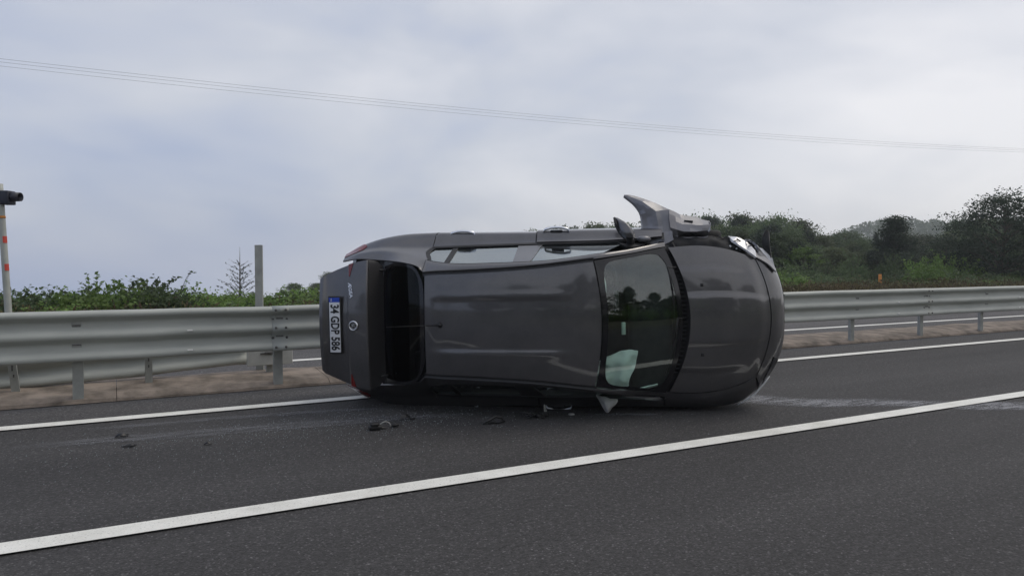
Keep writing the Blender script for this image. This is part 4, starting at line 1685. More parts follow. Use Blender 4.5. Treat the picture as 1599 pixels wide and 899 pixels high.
m.build('screen_strip', 'airbag_cloth', car)  # pale curved strip behind the upper edge of the windscreen
m = MB()
m.box((0.665, -0.050, 1.305), (0.038, 0.115, 0.018), 0, bev=0.006, rot=Matrix.Rotation(R(30), 3, 'Y'))
m.build('mirror_sticker', 'sticker_pale', car)
m = MB()
m.box((0.60, 0.20, 1.28), (0.05, 0.20, 0.07), 0, bev=0.02)
m.tube([(0.58, 0.10, 1.34), (0.60, 0.12, 1.29)], 0.01, 6)
m.build('inside_mirror', 'black_trim', car)
# airbag cloth hanging out under the right front door
G = quad_strips([
    [(0.39, -0.715, 1.03), (0.42, -0.76, 1.06), (0.455, -0.82, 1.09), (0.485, -0.868, 1.09)],
    [(0.45, -0.715, 1.10), (0.48, -0.76, 1.12), (0.50, -0.82, 1.13), (0.505, -0.870, 1.10)],
    [(0.53, -0.735, 1.09), (0.545, -0.76, 1.11), (0.54, -0.80, 1.12), (0.520, -0.862, 1.09)],
    [(0.60, -0.750, 1.05), (0.60, -0.765, 1.07), (0.585, -0.79, 1.08), (0.545, -0.83, 1.07)]], 5)
m = MB()
surf(crumple(G, 0.018, 16, 2), (0.5, -0.75, 0.8), 0.012, 0, m)
m.build('hanging_airbag', 'outer_airbag_cloth', car)

# --- wheels
for wx in WHEELS_X:
    for sd in (1, -1):
        M = Matrix.Translation((wx, sd * 0.765, 0.31))
        m = MB()
        prof = [(0.205, -0.085), (0.25, -0.10), (0.295, -0.098), (0.312, -0.080), (0.316, -0.04), (0.312, -0.035), (0.312, -0.028), (0.317, -0.022),
                (0.317, 0.022), (0.312, 0.028), (0.312, 0.035), (0.316, 0.04), (0.312, 0.080), (0.295, 0.098), (0.25, 0.10), (0.205, 0.085)]
        m.lathe(prof, 40, 0, M)
        wh = m.build('wheel', 'tyre_rubber', car)
        m = MB()
        m.lathe([(0.206, -0.085), (0.20, -0.07), (0.19, 0.0), (0.20, 0.07), (0.206, 0.085)], 32, 0, M)
        for q in range(5):
            for dd in (-0.13, 0.13):
                a = q * 2 * math.pi / 5 + dd
                m.tube([(0.03 * math.cos(a), sd * 0.055, 0.03 * math.sin(a)), (0.195 * math.cos(a), sd * 0.065, 0.195 * math.sin(a))], [0.02, 0.014], 6, 0, True, M)
        m.lathe([(0.0, sd * 0.065), (0.045, sd * 0.06), (0.05, sd * 0.03)], 16, 0, M)
        m.build('rim', 'rim_alloy', wh)

# ------------------------------------------------------------------ debris on the road


def shard(m, L, W, H, bend, seed, mi=0):
    rnd = random.Random(seed)
    cols = []
    for a in range(5):
        t = a / 4 - 0.5
        z = H * (1 - (2 * t) ** 2) * 0.9 + 0.008 + rnd.uniform(0, 0.3) * H
        y = bend * (2 * t) ** 2
        wv = W * (1 - 0.6 * abs(2 * t)) * rnd.uniform(0.7, 1.2)
        cols.append([(t * L, y - wv / 2, z * 0.4 + 0.004), (t * L, y, z), (t * L, y + wv / 2, z * 0.5 + 0.004)])
    surf(quad_strips(cols, 3), (0, 0, -1), 0.008, mi, m)


def debris(name, s, n, rot, parts, mats, label, cat='debris'):
    m = MB()
    for fn in parts:
        fn(m)
    o = m.build(name, mats)
    o.location = rd(s, n, 0.002)
    o.rotation_euler = (0, 0, rot)
    props(o, label, cat)
    return o


debris('plastic_shard', 0.03, 6.90, 0.4, [lambda m: shard(m, 0.10, 0.06, 0.03, 0.02, 1), lambda m: m.box((0.02, 0.03, 0.015), (0.05, 0.012, 0.02), 0, bev=0.003)],
       'debris_black', 'small black plastic shard on the asphalt, farthest left of the wreckage')
debris('plastic_shard', 0.09, 6.51, 0.9, [lambda m: shard(m, 0.11, 0.05, 0.018, 0.03, 2)], 'debris_black',
       'flat black chip on the asphalt just in front of the leftmost shard')
debris('plastic_shard', 0.63, 6.29, 0.2, [lambda m: shard(m, 0.06, 0.03, 0.018, 0.01, 3)], 'debris_black',
       'tiny dark crumb alone between the left shards and the ring shaped piece')


def ring_piece(m):
    pts = [(0.075 + 0.05 * math.cos(a), 0.02, 0.012 + 0.045 * abs(math.sin(a))) for a in np.linspace(0, math.pi, 9)]
    m.tube(pts, 0.006, 6, 1)
    m.box((-0.02, 0, 0.022), (0.11, 0.07, 0.036), 0, bev=0.012)
    m.box((-0.03, -0.02, 0.05), (0.07, 0.05, 0.025), 0, bev=0.008)
    shard(m, 0.15, 0.06, 0.03, -0.02, 5)
    m.box((0.17, 0.03, 0.018), (0.06, 0.045, 0.022), 0, bev=0.008)


debris('broken_lamp_socket', 1.99, 6.18, 0.45, [ring_piece], ['debris_black', 'debris_pale'], 'black lump of broken plastic with a pale ring on the road left of centre', 'debris')
debris('plastic_shard', 2.34, 6.44, 0.75, [lambda m: shard(m, 0.14, 0.05, 0.045, 0.0, 7), lambda m: m.box((0.05, -0.04, 0.01), (0.04, 0.03, 0.016), 0, bev=0.004)],
       'debris_black', 'narrow black strip lying close to the shadow under the rear door')


def loop_piece(m):
    pts = [(-0.10, 0, 0.01), (-0.04, 0.0, 0.035), (0.03, 0.01, 0.06), (0.09, 0.01, 0.045), (0.115, 0.0, 0.012), (0.02, -0.02, 0.010)]
    m.tube(pts, [0.008, 0.013, 0.015, 0.014, 0.013, 0.010], 7)
    shard(m, 0.10, 0.04, 0.012, 0.01, 9)


debris('rubber_loop', 2.98, 5.91, 0.5, [loop_piece], 'debris_black', 'bent black rubber loop on the road below the middle of the roof')


def cluster(m):
    rnd = random.Random(21)
    for q in range(9):
        a = rnd.uniform(0, 6.28)
        c = (rnd.uniform(-0.13, 0.11), rnd.uniform(-0.06, 0.06), rnd.uniform(0.012, 0.04))
        m.box(c, (rnd.uniform(0.03, 0.13), rnd.uniform(0.015, 0.05), rnd.uniform(0.01, 0.03)), 0, bev=0.004, seg=1,
              rot=Matrix.Rotation(a, 3, 'Z') @ Matrix.Rotation(rnd.uniform(-0.5, 0.5), 3, 'Y'))
    m.slab([(0.03, 0.05, 0.02), (0.06, 0.05, 0.01), (0.065, 0.06, 0.04), (0.045, 0.06, 0.10), (0.03, 0.06, 0.10)], (0.01, 0.012, 0), 1)
    for q in range(4):
        m.tube([(0, 0, 0.02), (-0.10 - 0.02 * q, 0.03 * q - 0.03, 0.045), (-0.2, 0.04 * q - 0.03, 0.012 + 0.012 * q)], 0.005, 5)


debris('mirror_wreck', 3.54, 5.95, 0.5, [cluster], ['debris_black', 'debris_pale'], 'smashed heap of black mirror parts with wires beside the hanging airbag')
debris('white_chip', 3.80, 5.88, 0.5, [lambda m: m.box((0, 0, 0.011), (0.05, 0.035, 0.018), 0, bev=0.006)], 'debris_pale', 'small white chip on the road right of the black heap')
debris('plastic_shard', 3.92, 5.80, 0.8, [lambda m: shard(m, 0.06, 0.03, 0.02, 0.01, 12)], 'debris_black', 'dark crumb on the road just beyond the white chip')
debris('plastic_shard', 5.05, 5.78, 0.5, [lambda m: shard(m, 0.12, 0.04, 0.012, 0.01, 14)], 'debris_black', 'flat dark scrap on the road below the bonnet')

# scattered glass crumbs
gv, gf = [], []
for q in range(1700):
    if random.random() < 0.75:
        s_, n_ = random.gauss(1.6, 1.0), random.gauss(6.55, 0.38)
    else:
        s_, n_ = random.uniform(-0.5, 5), random.gauss(6.2, 0.7)
    r_ = random.uniform(0.002, 0.0055)
    a = random.uniform(0, 6.28)
    b = len(gv)
    for k_ in range(3):
        gv.append((s_ + r_ * math.cos(a + k_ * 2.1), n_ + r_ * math.sin(a + k_ * 2.1), 0.001))
    gv.append((s_ + r_ * 0.2, n_, 0.002 + r_ * random.uniform(0.8, 1.6)))
    gf += [(b, b + 1, b + 3), (b + 1, b + 2, b + 3), (b + 2, b, b + 3)]
m = MB()
m.add(gv, gf, 0, False)
o = road_obj(m.build('glass_crumbs', 'crumb_glass'))
props(o, 'crumbs of shattered window glass scattered over the lane', 'broken glass', kind='stuff')


def smear_mat():
    m, t, p = mat('road_smear')
    L = t.links.new
    o = t.nodes['Material Output']
    tcn = t.nodes.new('ShaderNodeTexCoord')
    mpn = t.nodes.new('ShaderNodeMapping')
    mpn.inputs['Scale'].default_value = (1.6, 9.0, 1)
    L(tcn.outputs['Object'], mpn.inputs[0])
    n = mnode(t, 'ShaderNodeTexNoise', Scale=1.6, Detail=8, Roughness=0.72)
    L(mpn.outputs[0], n.inputs['Vector'])
    n2 = mnode(t, 'ShaderNodeTexNoise', Scale=55.0, Detail=3, Roughness=0.6)
    L(tcn.outputs['Object'], n2.inputs['Vector'])
    ad = t.nodes.new('ShaderNodeMath')
    ad.operation = 'MULTIPLY_ADD'
    ad.inputs[1].default_value = 0.6
    L(n2.outputs['Fac'], ad.inputs[0])
    L(n.outputs['Fac'], ad.inputs[2])
    at = t.nodes.new('ShaderNodeAttribute')
    at.attribute_name = 'fade'
    mr = t.nodes.new('ShaderNodeMapRange')
    mr.inputs['From Min'].default_value = 0.66
    mr.inputs['From Max'].default_value = 0.92
    L(ad.outputs[0], mr.inputs[0])
    mu = t.nodes.new('ShaderNodeMath')
    mu.operation = 'MULTIPLY'
    L(mr.outputs[0], mu.inputs[0])
    L(at.outputs['Fac'], mu.inputs[1])
    tr = t.nodes.new('ShaderNodeBsdfTransparent')
    p.inputs['Base Color'].default_value = (0.185, 0.187, 0.198, 1)
    p.inputs['Roughness'].default_value = 0.75
    ms = t.nodes.new('ShaderNodeMixShader')
    L(mu.outputs[0], ms.inputs[0])
    L(tr.outputs[0], ms.inputs[1])
    L(p.outputs[0], ms.inputs[2])
    L(ms.outputs[0], o.inputs[0])


smear_mat()


def smear(name, path, widths, strength, z):
    """thin film on the asphalt following a path, worn thin towards its edges"""
    nw = 9
    me = bpy.data.meshes.new(name)
    vs, fs, fade = [], [], []
    npth = 40
    u = np.linspace(0, len(path) - 1, npth)
    px_, py_ = pchip([p[0] for p in path], u), pchip([p[1] for p in path], u)
    ww = pchip(widths, u)
    for i in range(npth):
        a = max(i - 1, 0)
        b = min(i + 1, npth - 1)
        d = Vector((px_[b] - px_[a], py_[b] - py_[a], 0)).normalized()
        q = Vector((-d.y, d.x, 0))
        for j in range(nw):
            t = j / (nw - 1) * 2 - 1
            pt = Vector((px_[i], py_[i], z)) + q * (t * ww[i] * 0.5)
            vs.append(tuple(pt))
            fade.append(strength * max(0, 1 - abs(t) ** 2.2) * min(1, i / 5, (npth - 1 - i) / 5))
    for i in range(npth - 1):
        for j in range(nw - 1):
            fs.append((i * nw + j, (i + 1) * nw + j, (i + 1) * nw + j + 1, i * nw + j + 1))
    me.from_pydata(vs, [], fs)
    at = me.attributes.new('fade', 'FLOAT', 'POINT')
    at.data.foreach_set('value', fade)
    me.materials.append(MATS['road_smear'])
    o = bpy.data.objects.new(name, me)
    C.objects.link(o)
    props(road_obj(o), kind='structure')


smear('scrape_mark', [(5.2, 6.15), (5.9, 5.72), (6.3, 5.25), (6.9, 4.95), (7.7, 4.30), (8.6, 3.9)], [0.6, 0.66, 0.54, 0.46, 0.5, 0.4], 1.35, 0.004)
smear('scuff_mark', [(3.95, 5.85), (4.3, 5.66), (4.6, 5.5)], [0.10, 0.14, 0.08], 0.6, 0.004)
smear('dust_streak', [(-0.3, 7.35), (0.6, 7.32), (1.6, 7.2), (2.6, 7.0)], [0.14, 0.2, 0.18, 0.12], 0.5, 0.004)
smear('dust_streak', [(-0.8, 6.9), (0.6, 6.75), (1.8, 6.6), (3.2, 6.35)], [0.2, 0.34, 0.36, 0.2], 0.5, 0.008)

# ================================================================== vegetation


def leaf_mesh(name, cen, size, mt, upbias=0.3, aspect=0.5, rs=None, axis=None):
    """many small leaf-shaped faces: one rhombus per centre"""
    r = rs or rng
    n = len(cen)
    d = r.normal(size=(n, 3))
    if axis is not None:
        d = d * 0.55 + axis
    d /= np.linalg.norm(d, axis=1, keepdims=True)
    q = r.normal(size=(n, 3))
    q[:, 2] += upbias * 2
    q -= d * (q * d).sum(1, keepdims=True)
    nl = np.cross(d, q)
    nl /= np.maximum(np.linalg.norm(nl, axis=1, keepdims=True), 1e-9)
    sz = (size * r.uniform(0.6, 1.35, n))[:, None] if np.isscalar(size) else (size * r.uniform(0.7, 1.3, n))[:, None]
    w_ = nl * sz * aspect
    l_ = d * sz
    V = np.empty((n, 4, 3))
    V[:, 0] = cen - l_ * 0.5
    V[:, 1] = cen + w_ * 0.5 - l_ * 0.05
    V[:, 2] = cen + l_ * 0.5
    V[:, 3] = cen - w_ * 0.5 - l_ * 0.05
    me = bpy.data.meshes.new(name)
    me.vertices.add(n * 4)
    me.vertices.foreach_set('co', V.reshape(-1))
    me.loops.add(n * 4)
    me.loops.foreach_set('vertex_index', np.arange(n * 4, dtype=np.int32))
    me.polygons.add(n)
    me.polygons.foreach_set('loop_start', np.arange(0, n * 4, 4, dtype=np.int32))
    me.polygons.foreach_set('loop_total', np.full(n, 4, dtype=np.int32))
    me.materials.append(MATS[mt])
    me.update(calc_edges=True)
    return me


def broad_tree(seed, h, rad, mt, clumps=70, per=55, leaf=0.26, base=0.12, flat=0.45, cone=False):
    """tree of height h: trunk mesh and crown mesh (leaf clumps on limbs), origin at the foot"""
    r = np.random.default_rng(seed)
    m = MB()
    bend = r.normal(0, 0.02, 2) * h
    trunk = [(0, 0, -0.3), (bend[0] * 0.3, bend[1] * 0.3, h * 0.3), (bend[0], bend[1], h * 0.62), (bend[0] * 1.2, bend[1] * 1.2, h * 0.9)]
    m.tube(trunk, [0.024 * h, 0.018 * h, 0.010 * h, 0.003 * h], 7)
    cs = []
    for i in range(clumps):
        zf = r.uniform(base, 1.0) ** 0.8
        env = math.sin(math.pi * min(1, max(0.02, (zf - base * 0.6) / (1.03 - base * 0.6))) ** 0.75) ** 0.65
        if cone:
            env = max(0.02, (1.02 - zf) ** 0.95) * 1.05
        a = r.uniform(0, 6.283)
        rr = rad * env * (r.uniform(0.1, 1) ** 0.45) * (1 + 0.28 * math.sin(3 * a + seed) + 0.15 * math.sin(5 * a + zf * 9))
        c = np.array([rr * math.cos(a), rr * math.sin(a), h * zf * 0.97])
        cs.append(c)
        if i % 3 == 0 and rr > rad * 0.25:
            z0 = max(h * 0.12, c[2] - rr * 0.7)
            k_ = min(1, z0 / (h * 0.62))
            st = (bend[0] * k_, bend[1] * k_, z0)
            mid = ((st[0] + c[0]) / 2, (st[1] + c[1]) / 2, (z0 + c[2]) / 2 + 0.05 * h)
            m.tube([st, mid, tuple(c)], [0.008 * h, 0.005 * h, 0.002 * h], 5, 0, False)
    pts = []
    for c in cs:
        cr = rad * r.uniform(0.16, 0.34)
        outw = np.array([c[0], c[1], 0.25 * rad])
        outw /= np.linalg.norm(outw) + 1e-6
        g = np.clip(r.normal(size=(per, 3)), -1.7, 1.7) * cr * 0.58
        g[:, 2] *= flat
        g += outw * (r.uniform(-0.2, 1, (per, 1)) ** 2) * cr * 0.9
        pts.append(c + g)
    pts = np.concatenate(pts)
    pts[:, 2] = np.maximum(pts[:, 2], 0.05 * h)
    crown = leaf_mesh('crown', pts, leaf, mt, 0.5, 0.55, r)
    return m, crown


def spruce(seed, h, rad, mt, tiers=26, leaf=0.18, sparse=False):
    r = np.random.default_rng(seed)
    m = MB()
    m.tube([(0, 0, -0.2), (0, 0, h * 0.5), (0.01, 0, h)], [0.018 * h, 0.010 * h, 0.0015 * h], 7)
    pts, axs = [], []
    for k_ in range(tiers):
        f = 0.08 + (0.68 if sparse else 0.90) * k_ / tiers
        L = rad * (1 - f) ** 0.8 * r.uniform(0.75, 1.15) + 0.02 * rad
        nb = 5 if sparse else 7
        a0 = r.uniform(0, 6.28)
        for b in range(nb):
            a = a0 + b * 6.283 / nb + r.normal(0, 0.2)
            Lb = L * r.uniform(0.7, 1.15)
            up = r.uniform(0.45, 0.7) if sparse else r.uniform(-0.15, 0.2)
            tip = np.array([math.cos(a) * Lb, math.sin(a) * Lb, h * f + Lb * up])
            root = np.array([0, 0, h * f])
            m.tube([tuple(root), tuple(tip)], [0.004 * h * (1 - f) + 0.001 * h, 0.0008 * h], 4, 0, False)
            n_ = int((20 if sparse else 26) * max(0.25, Lb / rad))
            t_ = r.uniform(0.15, 1, (n_, 1))
            p_ = root + (tip - root) * t_ + r.normal(size=(n_, 3)) * leaf * (0.16 if sparse else 0.42)
            pts.append(p_)
            dv = (tip - root) / (np.linalg.norm(tip - root) + 1e-9)
            axs.append(np.repeat(dv[None], n_, 0))
    pts, axs = np.concatenate(pts), np.concatenate(axs)
    crown = leaf_mesh('crown', pts, leaf, mt, 0.2, 0.28, r, axs)
    return m, crown


ONES = 'zeroth first second third fourth fifth sixth seventh eighth ninth tenth eleventh twelfth thirteenth fourteenth fifteenth sixteenth seventeenth eighteenth nineteenth'.split()
TENS = {2: 'twent', 3: 'thirt', 4: 'fort', 5: 'fift', 6: 'sixt', 7: 'sevent', 8: 'eight', 9: 'ninet'}


def ordinal(n):
    if n < 20:
        return ONES[n]
    t_, o_ = divmod(n, 10)
    return TENS[t_] + 'ieth' if o_ == 0 else TENS[t_] + 'y' + ONES[o_]


COUNT = {}


def nth(key):
    COUNT[key] = COUNT.get(key, 0) + 1
    return ordinal(COUNT[key])


def plant_thing(name, tm, cmesh, loc, sc, rot, label, cat, group=None, src=None, part_names=('trunk', 'crown')):
    """a thing with two parts; the first of its kind builds them, later ones copy them"""
    root = bpy.data.objects.new(name, None)
    root.empty_display_size = 0.3
    C.objects.link(root)
    root.location = loc
    root.scale = sc if hasattr(sc, '__len__') else (sc, sc, sc)
    root.rotation_euler = (0, 0, rot)
    props(root, label, cat, group)
    if src is None:
        a = tm.build(part_names[0], 'bark', root)
        b = bpy.data.objects.new(part_names[1], cmesh)
        C.objects.link(b)
        b.parent = root
    else:
        for ch in src:
            c = ch.copy()
            C.objects.link(c)
            c.parent = root
        a, b = None, None
    return root, (list(root.children) if src is None else src)


# ground position of a bearing (tangent of the angle right of straight ahead) and distance ahead
def bear(tx, d):
    x, y = tx * d, d
    v = Vector((x, y, 0))
    s_, n_ = v.dot(RD), v.dot(RN)
    return x, y, ground_h(s_, n_)


PROTO = []
for i, (mt, hh, rr) in enumerate((('leaf_broad', 8.0, 2.9), ('leaf_olive', 8.0, 2.6), ('leaf_broad', 8.0, 3.3), ('leaf_dark', 8.0, 2.4), ('leaf_olive', 8.0, 3.1))):
    tm, cm = broad_tree(100 + i, hh, rr, mt, clumps=120, per=84, leaf=0.25)
    PROTO.append([tm, cm, hh, None])
tm, cm = spruce(200, 8.0, 1.9, 'leaf_conifer', tiers=34, leaf=0.30)
SPR = [tm, cm, 8.0, None]

# skyline of the wood (tangent of elevation) against bearing
SK_B = [-0.30, -0.26, -0.17, 0.08, 0.13, 0.26, 0.33, 0.38, 0.42, 0.44, 0.55, 0.585, 0.62, 0.75]
SK_E = [-0.030, -0.016, 0.010, 0.047, 0.050, 0.059, 0.063, 0.058, 0.050, 0.042, 0.035, 0.040, 0.055, 0.055]
TREE_KIND = ['rounded green broadleaf tree', 'olive green broadleaf tree', 'wide leafy broadleaf tree', 'dark narrow broadleaf tree', 'broad olive tree']
ROWN = ['in the back row of the wood', 'in the middle row of the wood', 'in the front row of the wood']
for row, (d0, d1, drop, step) in enumerate(((92, 112, 0.0, 0.021), (72, 86, 0.015, 0.025), (56, 66, 0.027, 0.028))):
    b = -0.29 if row == 0 else (-0.1 if row == 1 else 0.02)
    while b < 0.76:
        bb = b + random.uniform(-0.4, 0.4) * step
        d = random.uniform(d0, d1)
        e = float(np.interp(bb, SK_B, SK_E)) - drop * random.uniform(0.75, 1.2)
        if row == 0:
            e -= random.choice((0.0, 0.0, 0.003, 0.007, 0.011))
        x, y, gz = bear(bb, d)
        topz = 1.45 + e * d
        h_ = topz - gz
        if h_ > 1.6:
            con = row == 0 and random.random() < 0.22
            if con:
                P_ = SPR
                nm, lb = 'spruce_tree', 'dark spire shaped conifer, ' + nth(row) + ' tree from the left ' + ROWN[row]
                h_ *= 1.05
            else:
                ki = random.randrange(5)
                P_ = PROTO[ki]
                nm, lb = 'broadleaf_tree', TREE_KIND[ki] + ', ' + nth(row) + ' from the left ' + ROWN[row]
            sc = h_ / P_[2]
            wsc = max(sc, 0.55) * random.uniform(0.9, 1.25)
            root, kids = plant_thing(nm, P_[0], P_[1], (x, y, gz), (wsc, wsc, sc), random.uniform(0, 6.28), lb, 'tree', 'trees of the wood beyond the road', P_[3])
            if P_[3] is None:
                P_[3] = kids
        b += step

# trees one can point at
tm, cm = broad_tree(301, 6.6, 3.5, 'leaf_dark', clumps=190, per=70, leaf=0.17, base=0.05, flat=0.22)
x, y, gz = bear(0.66, 50)
plant_thing('beech_tree', tm, cm, (x, y, gz), (1.05, 1.05, (1.45 + 0.088 * 50 - gz) / 6.6), 0.5, 'large dark tree with layered branches rising above the wood at the right edge', 'tree')
tm, cm = broad_tree(302, 6.6, 3.2, 'leaf_dark', clumps=150, per=64, leaf=0.18, base=0.05, flat=0.25)
x, y, gz = bear(0.745, 49)
plant_thing('beech_tree', tm, cm, (x, y, gz), (1, 1, (1.45 + 0.084 * 49 - gz) / 6.6), 1.5, 'dark tree cut by the right edge beside the large layered one', 'tree')
tm, cm = broad_tree(303, 6.6, 3.2, 'leaf_dark', clumps=120, per=64, leaf=0.20, base=0.05, flat=0.3)
x, y, gz = bear(0.585, 54)
plant_thing('broadleaf_tree', tm, cm, (x, y, gz), (0.8, 0.8, (1.45 + 0.036 * 54 - gz) / 6.6), 2.5, 'lower dark tree leaning against the left side of the large layered one', 'tree')
tm, cm = broad_tree(304, 8.0, 2.5, 'leaf_dark', clumps=150, per=80, leaf=0.22, base=0.05, flat=0.35, cone=True)
x, y, gz = bear(0.517, 60)
plant_thing('conical_tree', tm, cm, (x, y, gz), (1.05, 1.05, (1.45 + 0.0600 * 60 - gz) / 8.0), 0.2, 'dark conical tree standing out before the hazy hill', 'tree')
tm, cm = broad_tree(305, 4.0, 1.7, 'leaf_bright', clumps=60, per=50, leaf=0.2, base=0.05)
x, y, gz = bear(0.392, 56)
plant_thing('young_tree', tm, cm, (x, y, gz), (0.9, 0.9, (1.45 + 0.018 * 56 - gz) / 4.0), 0.2, 'bright green young tree in front of the dark wood right of the car', 'tree')
tm, cm = spruce(306, 2.2, 0.95, 'leaf_conifer', tiers=9, leaf=0.10, sparse=True)
x, y, gz = bear(-0.368, 25.5)
plant_thing('spruce_sapling', tm, cm, (x, y, gz - 0.1), (1, 1, (1.45 + 0.021 * 25.5 - gz + 0.1) / 2.2), 0.2, 'small bare topped spruce sapling rising above the bushes at the left', 'tree')


def shrub(seed, w_, h_, mt, n, leaf, sprigs=9):
    r = np.random.default_rng(seed)
    m = MB()
    pts = []
    for i in range(26):
        a = r.uniform(0, 6.28)
        rr = w_ * math.sqrt(r.uniform(0, 1))
        top = h_ * (1 - 0.55 * (rr / w_) ** 2) * r.uniform(0.55, 1.0)
        c = np.array([rr * math.cos(a), rr * math.sin(a), top * r.uniform(0.45, 1.0)])
        g = r.normal(size=(n // 26, 3)) * w_ * 0.20
        g[:, 2] *= 0.55
        pts.append(c + g)
        if i % 3 == 0:
            m.tube([(rr * 0.2 * math.cos(a), rr * 0.2 * math.sin(a), -0.15), tuple(c * 0.6), tuple(c)], [0.012, 0.008, 0.004], 4, 0, False)
    for i in range(sprigs):
        a = r.uniform(0, 6.28)
        L = r.uniform(0.3, 0.95) * h_
        st = np.array([r.uniform(-.6, .6) * w_, r.uniform(-.6, .6) * w_, h_ * 0.75])
        k_ = np.array([math.cos(a) * L * 0.7, math.sin(a) * L * 0.7, L * r.uniform(0.35, 0.9)])
        arch = [st, st + k_ * 0.6 + np.array([0, 0, 0.08 * L]), st + k_]
        m.tube([tuple(p) for p in arch], [0.006, 0.005, 0.002], 4, 0, False)
        t_ = r.uniform(0.1, 1, (12, 1))
        pts.append(st + k_ * t_ + np.array([0, 0, 0.1 * L]) * np.sin(t_ * 3.14) + r.normal(size=(12, 3)) * 0.03)
    pts = np.concatenate(pts)
    pts[:, 2] = np.maximum(pts[:, 2], 0.0)
    return m, leaf_mesh('foliage', pts, leaf, mt, 0.6, 0.6, r)


SH = []
for i, (mt, w_, h_, n, lf) in enumerate((('leaf_bramble', 1.15, 0.80, 2600, 0.10), ('leaf_bramble', 1.0, 0.9, 2300, 0.125), ('leaf_bramble', 1.3, 0.7, 2600, 0.085),
                                         ('leaf_broad', 1.1, 0.85, 2300, 0.11), ('leaf_brown', 0.8, 0.40, 900, 0.075))):
    tm, cm = shrub(400 + i, w_, h_, mt, n, lf)
    SH.append([tm, cm, None])
SHL = ['spreading bright green bramble bush', 'tall arching bramble bush', 'low wide bramble bush', 'dark green leafy bush', 'low rusty brown dead bush']
# the bramble bank at the left, behind the opposite carriageway
bank = []
b = -0.80
while b < -0.16:
    for dd, lo in ((20.3, 0), (21.8, 1), (23.4, 1)):
        n_ = random.uniform(-0.4, 0.4)
        bank.append((b + random.uniform(-0.012, 0.012), dd + n_, lo))
    b += 0.040
for (bb, n_, back) in bank:
    # a point on the bank: distance across the road n_, bearing bb
    d = n_ / (0.8809 - bb * 0.4733)
    x, y, gz = bear(bb, d)
    ki = random.choice((0, 0, 1, 2, 3, 3)) if back else random.choice((0, 2, 3, 4, 4))
    P_ = SH[ki]
    tgt = 1.45 + (float(np.interp(bb, [-0.8, -0.675, -0.64, -0.606, -0.562, -0.519, -0.484, -0.45, -0.398, -0.346, -0.303, -0.268], [-0.036, -0.038, -0.032, -0.032, -0.025, -0.031, -0.019, -0.033, -0.033, -0.036, -0.031, -0.030])) + random.uniform(-0.010, 0.003)) * d
    sc = max(0.5, (tgt - gz) / 0.95) * (1.0 if back else random.uniform(0.6, 0.8))
    root, kids = plant_thing('bramble_bush', P_[0], P_[1], (x, y, gz), (random.uniform(0.85, 1.2), random.uniform(0.85, 1.2), sc), random.uniform(0, 6.28),
                             SHL[ki] + ', ' + nth('bank%d' % back) + (' from the left at the back of the left bank' if back else ' from the left along the front of the left bank'), 'bush', 'bushes on the left roadside bank', P_[2], ('stem', 'foliage'))
    if P_[2] is None:
        P_[2] = kids
# scrub at the foot of the wood on the right
b = -0.14
while b < 0.76:
    for rowd in (0, 1, 2):
        bb = b + random.uniform(-0.01, 0.01)
        d = (37, 44, 52)[rowd] + random.uniform(-2, 2)
        d = max(d, (25.5 + 1.2 * rowd) / (0.8809 - bb * 0.4733))
        x, y, gz = bear(bb, d)
        ki = random.choice((0, 3, 4, 4)) if rowd == 0 else random.choice((1, 3, 3, 3))
        if abs(bb - 0.4965) < 0.03 and rowd < 2:
            continue
        e = (-0.029, -0.014, 0.002)[rowd] + random.uniform(-0.008, 0.006)
        sc = max(0.35, (1.45 + e * d - gz) / 0.95)
        root, kids = plant_thing('scrub_bush', SH[ki][0], SH[ki][1], (x, y, gz), (random.uniform(1.0, 1.5), random.uniform(1.0, 1.5), sc), random.uniform(0, 6.28),
                                 SHL[ki] + ', ' + nth('scrub') + ' from the left at the foot of the wood', 'bush', 'scrub along the foot of the wood', SH[ki][2], ('stem', 'foliage'))
    b += 0.034
tm, cm = shrub(460, 1.2, 1.6, 'leaf_bright', 1500, 0.16, 4)
x, y, gz = bear(0.557, 44)
plant_thing('big_leaf_plant', tm, cm, (x, y, gz), (1, 1, (1.45 + 0.000 * 44 - gz) / 1.7), 0.0, 'bright large leaved plant beside the orange marker post', 'plant', part_names=('stem', 'foliage'))

# dry undergrowth on the verges (nobody could count it)
pts = []
for q in range(30000):
    if random.random() < 0.6:
        bb = random.uniform(0.2, 0.75)
        n_ = random.uniform(22.5, 26.5)
        d = n_ / (0.8809 - bb * 0.4733)
    else:
        bb = random.uniform(-0.8, 0.2)
        n_ = random.uniform(19.2, 21)
        d = n_ / (0.8809 - bb * 0.4733)
    x, y, gz = bear(bb, d)
    clump = mnoise.noise(Vector((x * 0.8, y * 0.8, 0)))
    pts.append((x, y, gz + abs(random.gauss(0, 0.16)) * (1.0 + 1.1 * clump)))
pts = np.array(pts)
cut = int(len(pts) * 0.6)
for nm, mt, sel in (('dry_undergrowth', 'leaf_brown', pts[:cut]), ('dry_grass', 'leaf_straw', pts[cut:])):
    o = bpy.data.objects.new(nm, leaf_mesh(nm, sel, 0.17, mt, 0.1, 0.3, None, np.array([0, 0, 0.8])))
    C.objects.link(o)
    props(o, 'dry brown undergrowth and leaf litter along the far verge' if nm == 'dry_undergrowth' else 'pale dry grass along the far verge', 'grass', kind='stuff')

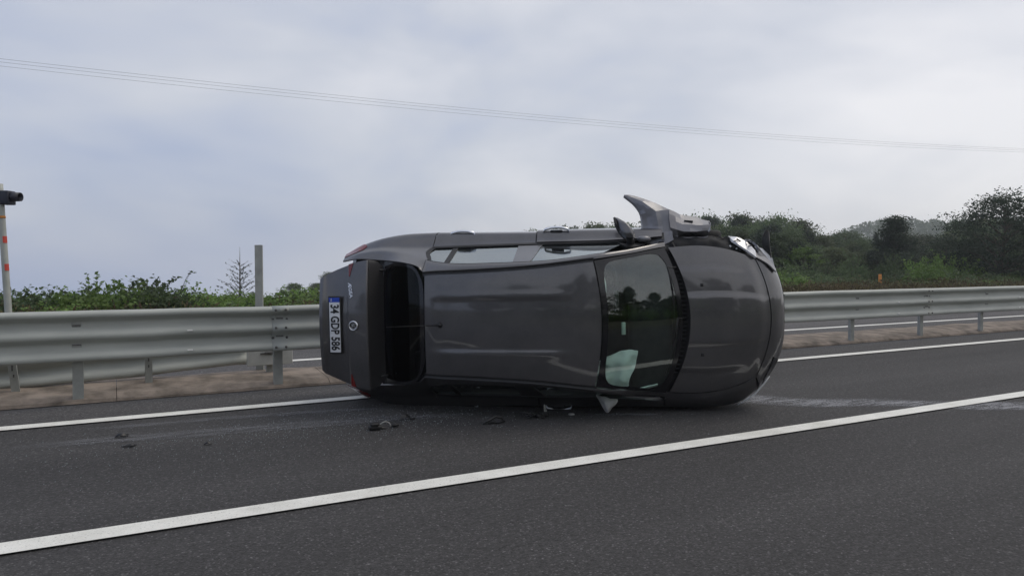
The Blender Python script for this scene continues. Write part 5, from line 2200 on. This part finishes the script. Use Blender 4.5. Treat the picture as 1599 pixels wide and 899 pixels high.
# canopy of the far hill
pts = []
for q in range(2200):
    x = random.uniform(140, 420)
    y = random.uniform(380, 520)
    v = Vector((x, y, 0))
    gz = ground_h(v.dot(RD), v.dot(RN))
    hh = random.uniform(3.5, 7.5)
    rr = random.uniform(2.0, 3.6)
    a = rng.normal(size=(26, 3))
    a /= np.linalg.norm(a, axis=1, keepdims=True)
    pts.append(np.array([x, y, gz + hh * 0.62]) + a * np.array([rr, rr, hh * 0.42]) * rng.uniform(0.7, 1, (26, 1)))
pts = np.concatenate(pts)
o = bpy.data.objects.new('hill_forest', leaf_mesh('hill_forest', pts, 1.5, 'leaf_broad', 0.5, 0.7))
C.objects.link(o)
props(o, 'hazy blue forest covering the distant hill', 'forest', kind='stuff')

# the wood on the camera's own side of the road (seen mirrored in the car)
for q in range(46):
    s_ = -40 + q * 3.0 + random.uniform(-1, 1)
    n_ = -13 - random.uniform(0, 8) - (4 if q % 2 else 0)
    gz = ground_h(s_, n_)
    x, y, _ = rd(s_, n_)
    ki = random.randrange(5)
    P_ = PROTO[ki]
    h_ = random.uniform(4.0, 7.0) * (0.8 if s_ > 12 else 1.0)
    plant_thing('roadside_tree', P_[0], P_[1], (x, y, gz), (0.85, 0.85, h_ / 8), random.uniform(0, 6.28), TREE_KIND[ki] + ', ' + nth('near') + ' along the near side of the road', 'tree',
                'trees behind the viewer', P_[3])
for q in range(44):
    s_ = -14 + q * 2.2 + random.uniform(-.5, .5)
    n_ = -9.5 - random.uniform(0, 1.5)
    gz = ground_h(s_, n_)
    x, y, _ = rd(s_, n_)
    ki = random.choice((0, 1, 3, 3))
    plant_thing('hedge_bush', SH[ki][0], SH[ki][1], (x, y, gz), (1.3, 1.3, random.uniform(1.2, 2.2)), random.uniform(0, 6.28), SHL[ki] + ', ' + nth('hedge') + ' along the near side of the road', 'bush',
                'bushes behind the viewer', SH[ki][2], ('stem', 'foliage'))

# ------------------------------------------------------------------ haze
m = MB()
m.box((190, 210, -5), (920, 840, 94), 0)
hz = bpy.data.materials.new('haze_air')
hz.use_nodes = True
t = hz.node_tree
t.nodes.remove(t.nodes['Principled BSDF'])
pv = t.nodes.new('ShaderNodeVolumePrincipled')
pv.inputs['Color'].default_value = (0.95, 0.975, 1.0, 1)
pv.inputs['Density'].default_value = 0.0007
t.links.new(pv.outputs[0], t.nodes['Material Output'].inputs['Volume'])
MATS['haze_air'] = hz
o = road_obj(m.build('haze', 'haze_air'))
props(o, kind='stuff')
